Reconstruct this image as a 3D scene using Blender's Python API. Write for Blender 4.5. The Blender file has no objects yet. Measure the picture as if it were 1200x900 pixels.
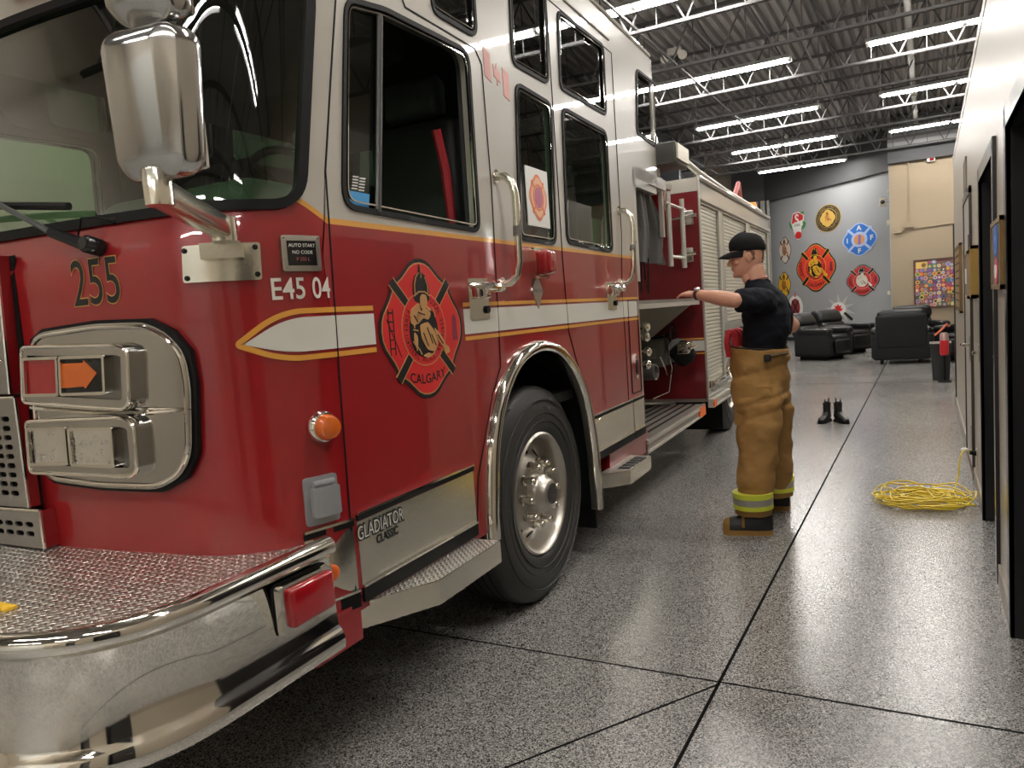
import bpy, bmesh, math, random
from mathutils import Vector, Matrix, geometry, noise
from math import sin, cos, pi, sqrt, atan2, radians
random.seed(7)
sc = bpy.context.scene
col = sc.collection
# ------------------------------------------------------------------ camera
FPX = 869.965
AX = Vector((0.87150462, -0.01690054, -0.49009597))   # world X,Y,-Z axes seen in camera coords (right, down, forward)
AY = Vector((0.48524826, -0.11458635, 0.86683568))
AD = Vector((0.0708083, 0.99326952, 0.09166157))
H = 1.43
right = Vector((AX[0], AY[0], -AD[0])); up = -Vector((AX[1], AY[1], -AD[1])); fwd = Vector((AX[2], AY[2], -AD[2]))
cd = bpy.data.cameras.new('camera'); cam = bpy.data.objects.new('camera', cd); col.objects.link(cam)
M = Matrix.Identity(4)
for i in range(3):
    M[i][0] = right[i]; M[i][1] = up[i]; M[i][2] = -fwd[i]
M[0][3], M[1][3], M[2][3] = 0, 0, H
cam.matrix_world = M
cd.sensor_width = 36; cd.sensor_fit = 'HORIZONTAL'; cd.lens = FPX/1200*36; cd.clip_start = .05; cd.clip_end = 100
sc.camera = cam
# ------------------------------------------------------------------ world, exposure
LAMP = 80.0
LAMPCOL = (1.0, 0.955, 0.90, 1)
w = bpy.data.worlds.new('world'); sc.world = w; w.use_nodes = True
w.node_tree.nodes['Background'].inputs[0].default_value = (.5, .5, .52, 1)
w.node_tree.nodes['Background'].inputs[1].default_value = .05
sc.view_settings.view_transform = 'Standard'; sc.view_settings.look = 'None'
sc.view_settings.exposure = 0.12; sc.view_settings.gamma = 1; sc.view_settings.use_curve_mapping = False
# ------------------------------------------------------------------ measured places (a pixel of the photo turned into a real place)
CAMP = Vector((0, 0, H))
def ray(px, py):
    d = Vector((px-600, py-450, FPX)); return Vector((d@AX if False else d.dot(AX), d.dot(AY), -d.dot(AD)))
def G(px, py, z=0):
    r = ray(px, py); return CAMP + r*((z-H)/r.z)
def B(px, py, y):
    r = ray(px, py); return CAMP + r*(y/r.y)
def Wl(px, py, x=.28):
    r = ray(px, py); return CAMP + r*(x/r.x)
def proj(p):
    p = Vector(p)-CAMP; q = AX*p.x+AY*p.y-AD*p.z
    return 600+FPX*q.x/q.z, 450+FPX*q.y/q.z
T = Vector((-.03996, .9992, 0)); N = Vector((.9992, .03996, 0))
O = Vector((-1.64391, 3.072776, 0))
def S(px, py, o=0):       # on the truck's side plane, offset o outwards: (along, up)
    r = ray(px, py); k = ((O+N*o-CAMP).dot(N))/r.dot(N); q = CAMP+r*k-O
    return (q.dot(T), q.z)
def Fr(px, py, s):        # on the crosswise plane of the truck at s: (n, up)
    r = ray(px, py); k = ((O+T*s-CAMP).dot(T))/r.dot(T); q = CAMP+r*k-O
    return (q.dot(N), q.z)
def loc2w(v): return O + N*v[0] + T*v[1] + Vector((0, 0, v[2]))
def inv(fn, px, py, guess=(-1.6, 1.3), o=0):
    u, z = guess
    for _ in range(25):
        a = proj(loc2w(fn(u, z, o))); e = (px-a[0], py-a[1])
        if abs(e[0])+abs(e[1]) < .02: break
        h = 1e-4
        b = proj(loc2w(fn(u+h, z, o))); c = proj(loc2w(fn(u, z+h, o)))
        J = ((b[0]-a[0])/h, (c[0]-a[0])/h, (b[1]-a[1])/h, (c[1]-a[1])/h)
        D = J[0]*J[3]-J[1]*J[2]
        if abs(D) < 1e-6: break
        du = (e[0]*J[3]-e[1]*J[1])/D; dz = (J[0]*e[1]-J[2]*e[0])/D
        m = max(abs(du), abs(dz)); f = min(1, .12/m) if m > 0 else 1
        u += du*f; z += dz*f
    return (u, z)
# ------------------------------------------------------------------ materials
def mat(name, c, rough=.5, metal=0., coat=0., spec=.5, emit=None, es=0, bump=None, var=None, alpha=None, trans=0, sheen=0):
    m = bpy.data.materials.new(name); m.use_nodes = True
    nt = m.node_tree; p = nt.nodes['Principled BSDF']
    p.inputs['Base Color'].default_value = (*c, 1); p.inputs['Roughness'].default_value = rough
    p.inputs['Metallic'].default_value = metal; p.inputs['Coat Weight'].default_value = coat
    p.inputs['Coat Roughness'].default_value = .03; p.inputs['Specular IOR Level'].default_value = spec
    p.inputs['Transmission Weight'].default_value = trans
    if sheen: p.inputs['Sheen Weight'].default_value = sheen
    if emit: p.inputs['Emission Color'].default_value = (*emit, 1); p.inputs['Emission Strength'].default_value = es
    tc = nt.nodes.new('ShaderNodeTexCoord')
    if var:      # (scale, amount)
        n = nt.nodes.new('ShaderNodeTexNoise'); n.inputs['Scale'].default_value = var[0]; n.inputs['Detail'].default_value = 6
        nt.links.new(tc.outputs['Object'], n.inputs['Vector'])
        mx = nt.nodes.new('ShaderNodeMix'); mx.data_type = 'RGBA'
        mx.inputs['A'].default_value = (*[x*(1-var[1]) for x in c], 1); mx.inputs['B'].default_value = (*[min(1, x*(1+var[1])) for x in c], 1)
        nt.links.new(n.outputs['Fac'], mx.inputs['Factor']); nt.links.new(mx.outputs['Result'], p.inputs['Base Color'])
    if bump:     # (scale, strength)
        n = nt.nodes.new('ShaderNodeTexNoise'); n.inputs['Scale'].default_value = bump[0]; n.inputs['Detail'].default_value = 4
        nt.links.new(tc.outputs['Object'], n.inputs['Vector'])
        b = nt.nodes.new('ShaderNodeBump'); b.inputs['Strength'].default_value = bump[1]; b.inputs['Distance'].default_value = .01
        nt.links.new(n.outputs['Fac'], b.inputs['Height']); nt.links.new(b.outputs['Normal'], p.inputs['Normal'])
    return m
def glassmat(name, tint, f=1.0, rough=.0):
    m = bpy.data.materials.new(name); m.use_nodes = True; nt = m.node_tree
    for n in list(nt.nodes): nt.nodes.remove(n)
    out = nt.nodes.new('ShaderNodeOutputMaterial'); mx = nt.nodes.new('ShaderNodeMixShader')
    tr = nt.nodes.new('ShaderNodeBsdfTransparent'); tr.inputs[0].default_value = (*tint, 1)
    gl = nt.nodes.new('ShaderNodeBsdfGlossy'); gl.inputs['Roughness'].default_value = rough
    fr = nt.nodes.new('ShaderNodeFresnel'); fr.inputs[0].default_value = 1.55
    mu = nt.nodes.new('ShaderNodeMath'); mu.operation = 'MULTIPLY'; mu.inputs[1].default_value = f; mu.use_clamp = True
    ge = nt.nodes.new('ShaderNodeNewGeometry'); iv = nt.nodes.new('ShaderNodeMath'); iv.operation = 'SUBTRACT'; iv.inputs[0].default_value = 1; nt.links.new(ge.outputs['Backfacing'], iv.inputs[1])
    m2 = nt.nodes.new('ShaderNodeMath'); m2.operation = 'MULTIPLY'; nt.links.new(mu.outputs[0], m2.inputs[0]); nt.links.new(iv.outputs[0], m2.inputs[1])
    nt.links.new(fr.outputs[0], mu.inputs[0]); nt.links.new(m2.outputs[0], mx.inputs[0])
    nt.links.new(tr.outputs[0], mx.inputs[1]); nt.links.new(gl.outputs[0], mx.inputs[2]); nt.links.new(mx.outputs[0], out.inputs[0])
    return m
RED = mat('red_paint', (.27, .005, .008), .35, 0, 1)
CREAM = mat('cream_paint', (.49, .465, .41), .35, 0, .8)
GOLD = mat('gold_stripe', (.70, .33, .05), .4, 0, .3)
STRIPEW = mat('white_stripe', (.70, .69, .62), .4, 0, .3)
CLUSTER = mat('cluster_chrome', (.56, .55, .53), .09, 1)
MIRRORM = mat('mirror_shell_steel', (.55, .55, .54), .14, 1, bump=(25, .02))
CHROME = mat('chrome', (.84, .81, .74), .06, 1)
POLISH = mat('polished_steel', (.86, .83, .72), .20, 1, bump=(60, .03))
BRUSH = mat('brushed_aluminium', (.55, .54, .50), .32, 1, bump=(90, .08))
MATTEAL = mat('matt_aluminium', (.62, .60, .54), .45, .6)
BLACK = mat('black_rubber', (.008, .008, .008), .6, spec=.2)
BLACKG = mat('black_gloss', (.01, .01, .011), .2)
DARK = mat('cab_interior', (.035, .038, .037), .7)
DARKER = mat('cab_headliner', (.022, .024, .022), .85)
DASH = mat('green_grey_dash', (.13, .16, .145), .55)
GLASS = glassmat('tinted_glass', (.62, .74, .66), 1.5)
WGLASS = glassmat('windshield_glass', (.66, .80, .66), 3.0)
DGLASS = glassmat('dark_window_glass', (.22, .27, .25), 1.6)
REDLENS = mat('red_lens', (.32, .004, .009), .18, 0, 1, bump=(40, .2))
AMBER = mat('amber_lens', (.62, .12, .008), .15, 0, 1, bump=(50, .2))
ORANGE = mat('orange_plastic', (.85, .15, .02), .4)
CLEAR = mat('clear_lamp_glass', (.88, .87, .84), .08, .95, 1, bump=(17, 1.0))
WHITE = mat('white_plastic', (.78, .77, .73), .4)
LETTER = mat('lettering_black', (.008, .008, .008), .4)
LETGOLD = mat('lettering_gold_edge', (.50, .27, .08), .4)
EMRED = mat('emblem_red', (.62, .02, .02), .4, 0, .3)
TAN = mat('emblem_tan', (.50, .27, .10), .45)
YEL = mat('yellow', (.75, .45, .03), .45)
BLUE = mat('emblem_blue', (.03, .17, .58), .45)
BROWN = mat('emblem_brown', (.20, .09, .03), .5)
GREEN = mat('emblem_green', (.05, .22, .06), .5)
# truck body paint: red below the gold line, cream above (a painted two-tone scheme)
def twotone():
    m = mat('cab_two_tone_paint', (.27, .005, .008), .32, 0, 1); nt = m.node_tree; p = nt.nodes['Principled BSDF']
    tc = nt.nodes.new('ShaderNodeTexCoord'); sp = nt.nodes.new('ShaderNodeSeparateXYZ'); nt.links.new(tc.outputs['Object'], sp.inputs[0])
    def mth(op, a, b):
        n = nt.nodes.new('ShaderNodeMath'); n.operation = op
        for i, v in ((0, a), (1, b)):
            if isinstance(v, (int, float)): n.inputs[i].default_value = v
            else: nt.links.new(v, n.inputs[i])
        return n.outputs[0]
    front = mth('MAXIMUM', mth('SUBTRACT', -1.33, sp.outputs['Y']), 0.0)
    zz = mth('SUBTRACT', sp.outputs['Z'], mth('MULTIPLY', front, .6))
    g1 = mth('GREATER_THAN', zz, 1.748); g2 = mth('GREATER_THAN', zz, 1.766)
    a = nt.nodes.new('ShaderNodeMix'); a.data_type = 'RGBA'; a.inputs['A'].default_value = (.27, .005, .008, 1); a.inputs['B'].default_value = (.70, .33, .05, 1)
    b = nt.nodes.new('ShaderNodeMix'); b.data_type = 'RGBA'; b.inputs['B'].default_value = (.49, .465, .41, 1)
    nt.links.new(g1, a.inputs['Factor']); nt.links.new(a.outputs['Result'], b.inputs['A']); nt.links.new(g2, b.inputs['Factor'])
    nt.links.new(b.outputs['Result'], p.inputs['Base Color']); return m
PAINT = twotone()
def diamond():
    m = mat('diamond_plate', (.66, .63, .58), .34, 1); nt = m.node_tree; p = nt.nodes['Principled BSDF']
    tc = nt.nodes.new('ShaderNodeTexCoord')
    mp = nt.nodes.new('ShaderNodeMapping'); mp.inputs['Rotation'].default_value = (0, 0, radians(45)); nt.links.new(tc.outputs['Object'], mp.inputs[0])
    sp = nt.nodes.new('ShaderNodeSeparateXYZ'); nt.links.new(mp.outputs[0], sp.inputs[0])
    def mth(op, a, b=0):
        n = nt.nodes.new('ShaderNodeMath'); n.operation = op
        for i, v in ((0, a), (1, b)):
            if isinstance(v, (int, float)): n.inputs[i].default_value = v
            else: nt.links.new(v, n.inputs[i])
        return n.outputs[0]
    k = 2*pi/.036
    # raised lozenges, alternating direction in a checkerboard
    cx = mth('SINE', mth('MULTIPLY', sp.outputs['X'], k)); cy = mth('SINE', mth('MULTIPLY', sp.outputs['Y'], k))
    ax = mth('ABSOLUTE', cx); ay = mth('ABSOLUTE', cy)
    chk = mth('GREATER_THAN', mth('MULTIPLY', cx, cy), 0)
    hA = mth('MULTIPLY', mth('POWER', ax, .7), mth('POWER', ay, 6)); hB = mth('MULTIPLY', mth('POWER', ay, .7), mth('POWER', ax, 6))
    h = mth('ADD', mth('MULTIPLY', hA, chk), mth('MULTIPLY', hB, mth('SUBTRACT', 1, chk)))
    b = nt.nodes.new('ShaderNodeBump'); b.inputs['Strength'].default_value = 1; b.inputs['Distance'].default_value = .009
    nt.links.new(h, b.inputs['Height']); nt.links.new(b.outputs['Normal'], p.inputs['Normal']); return m
DIAM = diamond()
# ------------------------------------------------------------------ mesh helpers
class MB:
    def __init__(s): s.v = []; s.f = []
    def add(s, vs, fs):
        b = len(s.v); s.v += [tuple(v) for v in vs]; s.f += [tuple(i+b for i in f) for f in fs]; return s
    def box(s, x0, x1, y0, y1, z0, z1, fn=None):
        P = [(x, y, z) for x in (x0, x1) for y in (y0, y1) for z in (z0, z1)]
        if fn: P = [fn(*p) for p in P]
        return s.add(P, [(0, 1, 3, 2), (4, 6, 7, 5), (0, 4, 5, 1), (2, 3, 7, 6), (0, 2, 6, 4), (1, 5, 7, 3)])
    def tube(s, pts, r, n=10, closed=False, cap=True):
        pts = [Vector(p) for p in pts]; m = len(pts); rs = r if isinstance(r, (list, tuple)) else [r]*m
        rings = []; prev = None
        for i, p in enumerate(pts):
            if closed: t = pts[(i+1) % m]-pts[i-1]
            else: t = pts[min(i+1, m-1)]-pts[max(i-1, 0)]
            if t.length < 1e-9: t = Vector((0, 0, 1))
            t.normalize()
            if prev is None:
                a = Vector((0, 0, 1)) if abs(t.z) < .9 else Vector((1, 0, 0)); nrm = t.cross(a).normalized()
            else:
                nrm = prev - t*prev.dot(t)
                nrm = nrm.normalized() if nrm.length > 1e-6 else t.orthogonal().normalized()
            prev = nrm; bn = t.cross(nrm)
            rings.append([p+(nrm*cos(2*pi*k/n)+bn*sin(2*pi*k/n))*rs[i] for k in range(n)])
        vs = [v for R in rings for v in R]; fs = []
        for i in range(m if closed else m-1):
            for k in range(n):
                a = i*n+k; b = i*n+(k+1) % n; c = ((i+1) % m)*n+(k+1) % n; d = ((i+1) % m)*n+k; fs.append((a, b, c, d))
        if cap and not closed:
            fs.append(tuple(reversed(range(n)))); fs.append(tuple((m-1)*n+k for k in range(n)))
        return s.add(vs, fs)
    def lathe(s, prof, c, ax, n=32, caps=True):     # prof: (radius, along)
        ax = Vector(ax).normalized(); c = Vector(c); a = ax.orthogonal().normalized(); b = ax.cross(a)
        vs = [c+ax*h+(a*cos(2*pi*k/n)+b*sin(2*pi*k/n))*max(r, 1e-5) for r, h in prof for k in range(n)]; fs = []
        for i in range(len(prof)-1):
            for k in range(n): fs.append((i*n+k, i*n+(k+1) % n, (i+1)*n+(k+1) % n, (i+1)*n+k))
        if caps: fs.append(tuple(reversed(range(n)))); fs.append(tuple((len(prof)-1)*n+k for k in range(n)))
        return s.add(vs, fs)
    def sphere(s, c, r, n=14, sc_=(1, 1, 1)):
        c = Vector(c); vs = []; fs = []; m = n//2
        for i in range(m+1):
            for k in range(n):
                a = pi*i/m; b = 2*pi*k/n
                vs.append(c+Vector((r*sc_[0]*sin(a)*cos(b), r*sc_[1]*sin(a)*sin(b), r*sc_[2]*cos(a))))
        for i in range(m):
            for k in range(n): fs.append((i*n+k, (i+1)*n+k, (i+1)*n+(k+1) % n, i*n+(k+1) % n))
        return s.add(vs, fs)
    def loft(s, rings, cap=True, closed=False):
        n = len(rings[0]); vs = [v for R in rings for v in R]; fs = []; m = len(rings)
        for i in range(m if closed else m-1):
            for k in range(n): fs.append((i*n+k, i*n+(k+1) % n, ((i+1) % m)*n+(k+1) % n, ((i+1) % m)*n+k))
        if cap and not closed: fs.append(tuple(reversed(range(n)))); fs.append(tuple((m-1)*n+k for k in range(n)))
        return s.add(vs, fs)
    def build(s, name, m, parent=None, smooth=True, label=None, ang=40):
        me = bpy.data.meshes.new(name); me.from_pydata(s.v, [], s.f); me.validate()
        bm = bmesh.new(); bm.from_mesh(me); bmesh.ops.remove_doubles(bm, verts=bm.verts, dist=1e-6); bmesh.ops.recalc_face_normals(bm, faces=bm.faces); 
        for f in bm.faces: f.smooth = smooth
        if smooth:
            for e in bm.edges:
                if len(e.link_faces) == 2 and e.calc_face_angle(0) > radians(ang): e.smooth = False
        bm.to_mesh(me); bm.free()
        me.materials.append(m); o = bpy.data.objects.new(name, me); col.objects.link(o)
        if parent: o.parent = parent
        if label: o['label'] = label
        return o
def rbox(x0, x1, y0, y1, z0, z1, r=.03, seg=3, M_=None, warp=None, sub=0):
    bm = bmesh.new(); bmesh.ops.create_cube(bm, size=1)
    for v in bm.verts: v.co = Vector(((x0+x1)/2+v.co.x*(x1-x0), (y0+y1)/2+v.co.y*(y1-y0), (z0+z1)/2+v.co.z*(z1-z0)))
    if sub: bmesh.ops.subdivide_edges(bm, edges=bm.edges, cuts=sub, use_grid_fill=True)
    bmesh.ops.bevel(bm, geom=[e for e in bm.edges if e.calc_face_angle(0) > .5], offset=r, segments=seg, affect='EDGES', profile=.5)
    if warp:
        for v in bm.verts: v.co = Vector(warp(*v.co))
    if M_: bmesh.ops.transform(bm, matrix=M_, verts=bm.verts)
    bm.verts.index_update(); vs = [v.co.copy() for v in bm.verts]; fs = [[v.index for v in f.verts] for f in bm.faces]; bm.free()
    return vs, fs
def rnd(poly, r, n=5):      # round the corners of a polygon
    out = []; m = len(poly); rs = r if isinstance(r, (list, tuple)) else [r]*m
    for i in range(m):
        p = Vector(poly[i]); a = Vector(poly[i-1])-p; b = Vector(poly[(i+1) % m])-p
        la, lb = a.length, b.length
        if la < 1e-9 or lb < 1e-9: continue
        a /= la; b /= lb; d = min(rs[i], la*.49, lb*.49)
        if d < 1e-5: out.append((p.x, p.y)); continue
        p0 = p+a*d; p2 = p+b*d
        for k in range(n+1):
            t = k/n; q = p0*(1-t)**2+p*2*t*(1-t)+p2*t*t; out.append((q.x, q.y))
    return out
def area(p): return sum(p[i-1][0]*p[i][1]-p[i][0]*p[i-1][1] for i in range(len(p)))/2
def inset(poly, d):         # positive d shrinks
    s = 1 if area(poly) > 0 else -1; out = []; m = len(poly)
    P = [Vector(poly[i]) for i in range(m) if (Vector(poly[i])-Vector(poly[i-1])).length > 1e-6]; m = len(P)
    for i in range(m):
        e1 = (P[i]-P[i-1]).normalized(); e2 = (P[(i+1) % m]-P[i]).normalized()
        n1 = Vector((-e1.y, e1.x))*s; n2 = Vector((-e2.y, e2.x))*s; b = n1+n2
        b = b/max(.35, b.dot(n1)) if b.length > 1e-6 else n1
        q = P[i]+b*d; out.append((q.x, q.y))
    return out
def inside(p, poly):
    x, y = p; c = False; j = len(poly)-1
    for i in range(len(poly)):
        xi, yi = poly[i]; xj, yj = poly[j]
        if (yi > y) != (yj > y) and x < (xj-xi)*(y-yi)/(yj-yi)+xi: c = not c
        j = i
    return c
def dens(poly, step):
    out = []
    for i in range(len(poly)):
        a = Vector(poly[i]); b = Vector(poly[(i+1) % len(poly)]); n = max(1, int((b-a).length/step))
        for k in range(n): q = a.lerp(b, k/n); out.append((q.x, q.y))
    return out
def panel(outer, holes=(), fn=None, o0=0., o1=-.004, grid=None, mb=None):
    """plate with holes, laid on the surface fn(u,z,off) between offsets o0 and o1"""
    mb = mb or MB(); loops = [outer]+list(holes)
    if grid: loops = [dens(l, grid) for l in loops]
    V2 = []; E = []
    for l in loops:
        b = len(V2); V2 += [Vector(p) for p in l]; E += [(b+i, b+(i+1) % len(l)) for i in range(len(l))]
    if grid:
        xs = [p[0] for p in outer]; ys = [p[1] for p in outer]
        x = min(xs)+grid/2
        while x < max(xs):
            y = min(ys)+grid/2
            while y < max(ys):
                if inside((x, y), outer) and not any(inside((x, y), h) for h in holes): V2.append(Vector((x, y)))
                y += grid
            x += grid
    r = geometry.delaunay_2d_cdt(V2, E, [], 0, 1e-6); P = r[0]; F = []
    for f in r[2]:
        c = sum((P[i] for i in f), Vector((0, 0)))/len(f)
        if inside(c, loops[0]) and not any(inside(c, h) for h in loops[1:]): F.append(tuple(f))
    ec = {}
    for f in F:
        for i in range(len(f)):
            e = (f[i], f[(i+1) % len(f)]); k = tuple(sorted(e)); ec.setdefault(k, []).append(e)
    n = len(P); top = [fn(p.x, p.y, o0) for p in P]; bot = [fn(p.x, p.y, o1) for p in P]
    fs = list(F)+[tuple(reversed([i+n for i in f])) for f in F]
    for k, es in ec.items():
        if len(es) == 1: a, b = es[0]; fs.append((b, a, a+n, b+n))
    mb.add(top+bot, fs); return mb
def empty(name, loc=(0, 0, 0), rz=0, label=None, cat=None, group=None):
    o = bpy.data.objects.new(name, None); col.objects.link(o); o.location = loc; o.rotation_euler = (0, 0, rz); tag(o, label, cat, group); return o
def tag(o, label=None, cat=None, group=None, kind=None):
    if label: o['label'] = label
    if cat: o['category'] = cat
    if group: o['group'] = group
    if kind: o['kind'] = kind
    return o
def struct(o): o['kind'] = 'structure'; return o
def copy_tree(o, parent=None):
    c = o.copy(); col.objects.link(c)
    if parent: c.parent = parent
    for ch in [x for x in list(bpy.data.objects) if x.parent == o]: copy_tree(ch, c)
    return c
def text(s, size, fn, off=.001, name='lettering', m=None, parent=None, ax='CENTER', sx=1., bold=0., label=None):
    cu = bpy.data.curves.new('t', 'FONT'); cu.body = s; cu.size = size; cu.align_x = ax; cu.align_y = 'CENTER'; cu.offset = bold; cu.resolution_u = 4
    ob = bpy.data.objects.new('t', cu); col.objects.link(ob)
    dg = bpy.context.evaluated_depsgraph_get(); me = bpy.data.meshes.new_from_object(ob.evaluated_get(dg))
    bpy.data.objects.remove(ob); mb = MB()
    mb.add([fn(v.co.x*sx, v.co.y, off) for v in me.vertices], [tuple(p.vertices) for p in me.polygons])
    return mb.build(name, m, parent, smooth=False, label=label)
def ell(cx, cy, a, b, n=28, rot=0): return [(cx+a*cos(2*pi*k/n)*cos(rot)-b*sin(2*pi*k/n)*sin(rot), cy+a*cos(2*pi*k/n)*sin(rot)+b*sin(2*pi*k/n)*cos(rot)) for k in range(n)]
# ------------------------------------------------------------------ emblem builder (maltese shield)
OCT = [(0, 1), (.13, .985), (.25, .93), (.36, .84), (.46, .76), (.58, .69), (.68, .68)]
def maltese(k=1.):
    q = OCT+[(y, x) for x, y in reversed(OCT)][1:]
    pts = list(q)
    pts += [(x, -y) for x, y in reversed(q)][1:]
    pts += [(-x, -y) for x, y in q][1:]
    pts += [(-x, y) for x, y in reversed(q)][1:-1]
    return [(x*k, y*k) for x, y in pts]
def arc_text(s, R, mid, step, size, f, parent, m, flip=False, lift=.004, sx=1):
    mb_parts = []
    n = len(s)
    for i, ch in enumerate(s):
        if ch == ' ': continue
        a = mid + (i-(n-1)/2)*(step if flip else -step)
        rot = a+pi/2 if flip else a-pi/2
        def g(x, y, o, a=a, rot=rot):
            X = R*cos(a)+x*cos(rot)-y*sin(rot); Y = R*sin(a)+x*sin(rot)+y*cos(rot); return f(X, Y, o)
        mb_parts.append((ch, g))
    allv = MB()
    for ch, g in mb_parts:
        cu = bpy.data.curves.new('t', 'FONT'); cu.body = ch; cu.size = size; cu.align_x = 'CENTER'; cu.align_y = 'CENTER'; cu.resolution_u = 2
        ob = bpy.data.objects.new('t', cu); col.objects.link(ob)
        dg = bpy.context.evaluated_depsgraph_get(); me = bpy.data.meshes.new_from_object(ob.evaluated_get(dg)); bpy.data.objects.remove(ob)
        allv.add([g(v.co.x*sx, v.co.y, lift) for v in me.vertices], [tuple(p.vertices) for p in me.polygons])
    return allv.build('lettering', m, parent, smooth=False)
def fire_figure(f, root, L, cloth, helm=None, dark=None):
    """a fire fighter in a helmet bending over a child he carries"""
    dark = dark or LETTER; helm = helm or LETTER
    panel(rnd([(-.19, .40), (-.21, .50), (-.20, .64), (-.14, .76), (-.05, .80), (-.02, .93), (.02, .80), (.11, .76), (.17, .64), (.18, .50), (.16, .40), (0, .34)], .03, 3), (), f, L*3, 0).build('helmet', helm, root, False)
    panel(rnd([(-.07, .34), (-.06, .46), (.0, .50), (.09, .48), (.11, .38), (.06, .28), (-.03, .27)], .03, 3), (), f, L*4, 0).build('face', cloth, root, False)
    c = MB()
    for poly in ([(-.30, .28), (-.10, .38), (-.05, .20), (-.22, .05), (-.33, .10)], [(-.20, .20), (.05, .30), (.18, .22), (.10, .12), (-.02, .16), (-.18, .06)],
                 [(-.12, .06), (.08, .10), (.24, -.05), (.30, -.22), (.20, -.34), (.02, -.30), (-.10, -.12)], [(.22, .02), (.36, -.08), (.50, -.26), (.44, -.30), (.30, -.18)],
                 [(.42, -.24), (.56, -.28), (.60, -.38), (.46, -.40)], [(-.26, -.02), (-.18, -.10), (-.20, -.26), (-.28, -.16)], [(-.10, -.38), (.05, -.42), (.16, -.38), (.04, -.34)],
                 [(.06, .34), (.16, .30), (.20, .24), (.08, .28)]):
        panel(rnd(poly, .04, 2), (), f, L*4, 0, mb=c)
    c.build('figure', cloth, root, False)
    d = MB()
    for a, b in (((-.05, -.05), (.05, -.25)), ((.05, .02), (.16, -.22)), ((-.14, .24), (.02, .2)), ((.14, -.08), (.24, -.25)), ((-.24, .2), (-.16, .1)), ((.3, -.1), (.42, -.24))):
        v = Vector((b[0]-a[0], b[1]-a[1])).normalized()*.008; n_ = (-v[1], v[0])
        panel([(a[0]+n_[0], a[1]+n_[1]), (b[0]+n_[0], b[1]+n_[1]), (b[0]-n_[0], b[1]-n_[1]), (a[0]-n_[0], a[1]-n_[1])], (), f, L*5, L*4, mb=d)
    d.build('fold_lines', dark, root, False)
    h = MB()
    def stroke(pts, w_):
        P_ = [Vector(p) for p in pts]; Lf = []; Rt = []
        for i in range(len(P_)):
            t_ = (P_[min(i+1, len(P_)-1)]-P_[max(i-1, 0)]).normalized(); q_ = Vector((-t_.y, t_.x))*w_; Lf.append(tuple(P_[i]+q_)); Rt.append(tuple(P_[i]-q_))
        panel(Lf+Rt[::-1], (), f, L*4.4, L*3, mb=h)
    stroke([(-.17, .50), (-.17, .62), (-.12, .74), (-.05, .80)], .008); stroke([(0, .72), (0, .86)], .006); stroke([(.14, .50), (.14, .62), (.09, .74)], .008)
    stroke([(-.20, .47), (-.08, .53), (.06, .53), (.17, .47)], .010)
    for a_, b_ in (((-.33, .22), (-.24, .02)), ((-.30, -.16), (-.22, -.30)), ((-.24, -.22), (-.12, -.36)), ((.20, .30), (.27, .16)), ((-.28, .0), (-.16, -.02)), ((.10, -.40), (.22, -.30))): stroke([a_, ((a_[0]+b_[0])/2+.02, (a_[1]+b_[1])/2), b_], .009)
    h.build('highlight_lines', cloth, root, False)
def shield(f, root, L, red=None, edge=None, disc=None, cloth=None, bars=None, bottom='CALGARY', words=True, letter=None, sides=True):
    red = red or EMRED; edge = edge or LETTER; disc = disc or LETTER; cloth = cloth or TAN; bars = bars or LETTER; letter = letter or LETTER
    panel(maltese(1), (), f, L*.5, 0).build('outline', edge, root, False)
    panel(maltese(.945), (), f, L, 0).build('gold_edge', cloth, root, False)
    panel(maltese(.925), (), f, L*1.5, 0).build('field', red, root, False)
    b = MB(); g_ = MB()
    for k in range(4):
        a = pi/4+k*pi/2
        for w_, mm, lo in ((.075, g_, 1.8), (.058, b, 2.1)):
            pts = [(.44, -w_), (.95, -w_*1.05), (.95, w_*1.05), (.44, w_)]
            panel([(x*cos(a)-y*sin(a), x*sin(a)+y*cos(a)) for x, y in pts], (), f, L*lo, 0).build('bar_edge' if mm is g_ else 'diagonal_bar', cloth if mm is g_ else bars, root, False)
    panel(ell(0, 0, .53, .53), (), f, L*2.3, 0).build('ring_edge', cloth, root, False)
    panel(ell(0, 0, .515, .515), (), f, L*2.5, 0).build('ring', red, root, False)
    panel(ell(-.02, -.03, .345, .38), (), f, L*2.8, 0).build('disc', disc, root, False)
    fire_figure(f, root, L, cloth)
    if words:
        arc_text('FIREFIGHTERS ASSOCIATION', .44, 1.37*pi, .155, .115, f, root, letter, flip=True, lift=L*3)
        arc_text('LOCAL 255', .44, .17*pi, .14, .115, f, root, letter, lift=L*3)
    if bottom:
        text(bottom, .19, lambda x, y, o: f(x, -.72+y+x*x*.35, o), L*2, 'lettering', letter, root, bold=.003)
    if sides:
        h = MB()
        for x0 in (-.80, -.70): panel([(x0, -.32), (x0+.02, -.32), (x0+.02, .30), (x0, .30)], (), f, L*2, 0, mb=h)
        for k in range(5): panel([(-.80, -.24+k*.12), (-.69, -.24+k*.12), (-.69, -.22+k*.12), (-.80, -.22+k*.12)], (), f, L*2, 0, mb=h)
        panel([(-.84, .17), (-.82, .17), (-.56, -.36), (-.58, -.36)], (), f, L*2, 0, mb=h)
        h.build('ladder_and_hook', letter, root, False)
        y = MB(); panel(rnd([(.70, -.20), (.84, -.20), (.82, .14), (.77, .20), (.72, .14)], .02, 2), (), f, L*2, 0, mb=y)
        y.build('hydrant', mat('emblem_plum', (.22, .02, .05), .5) if not bpy.data.materials.get('emblem_plum') else bpy.data.materials['emblem_plum'], root, False)
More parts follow.
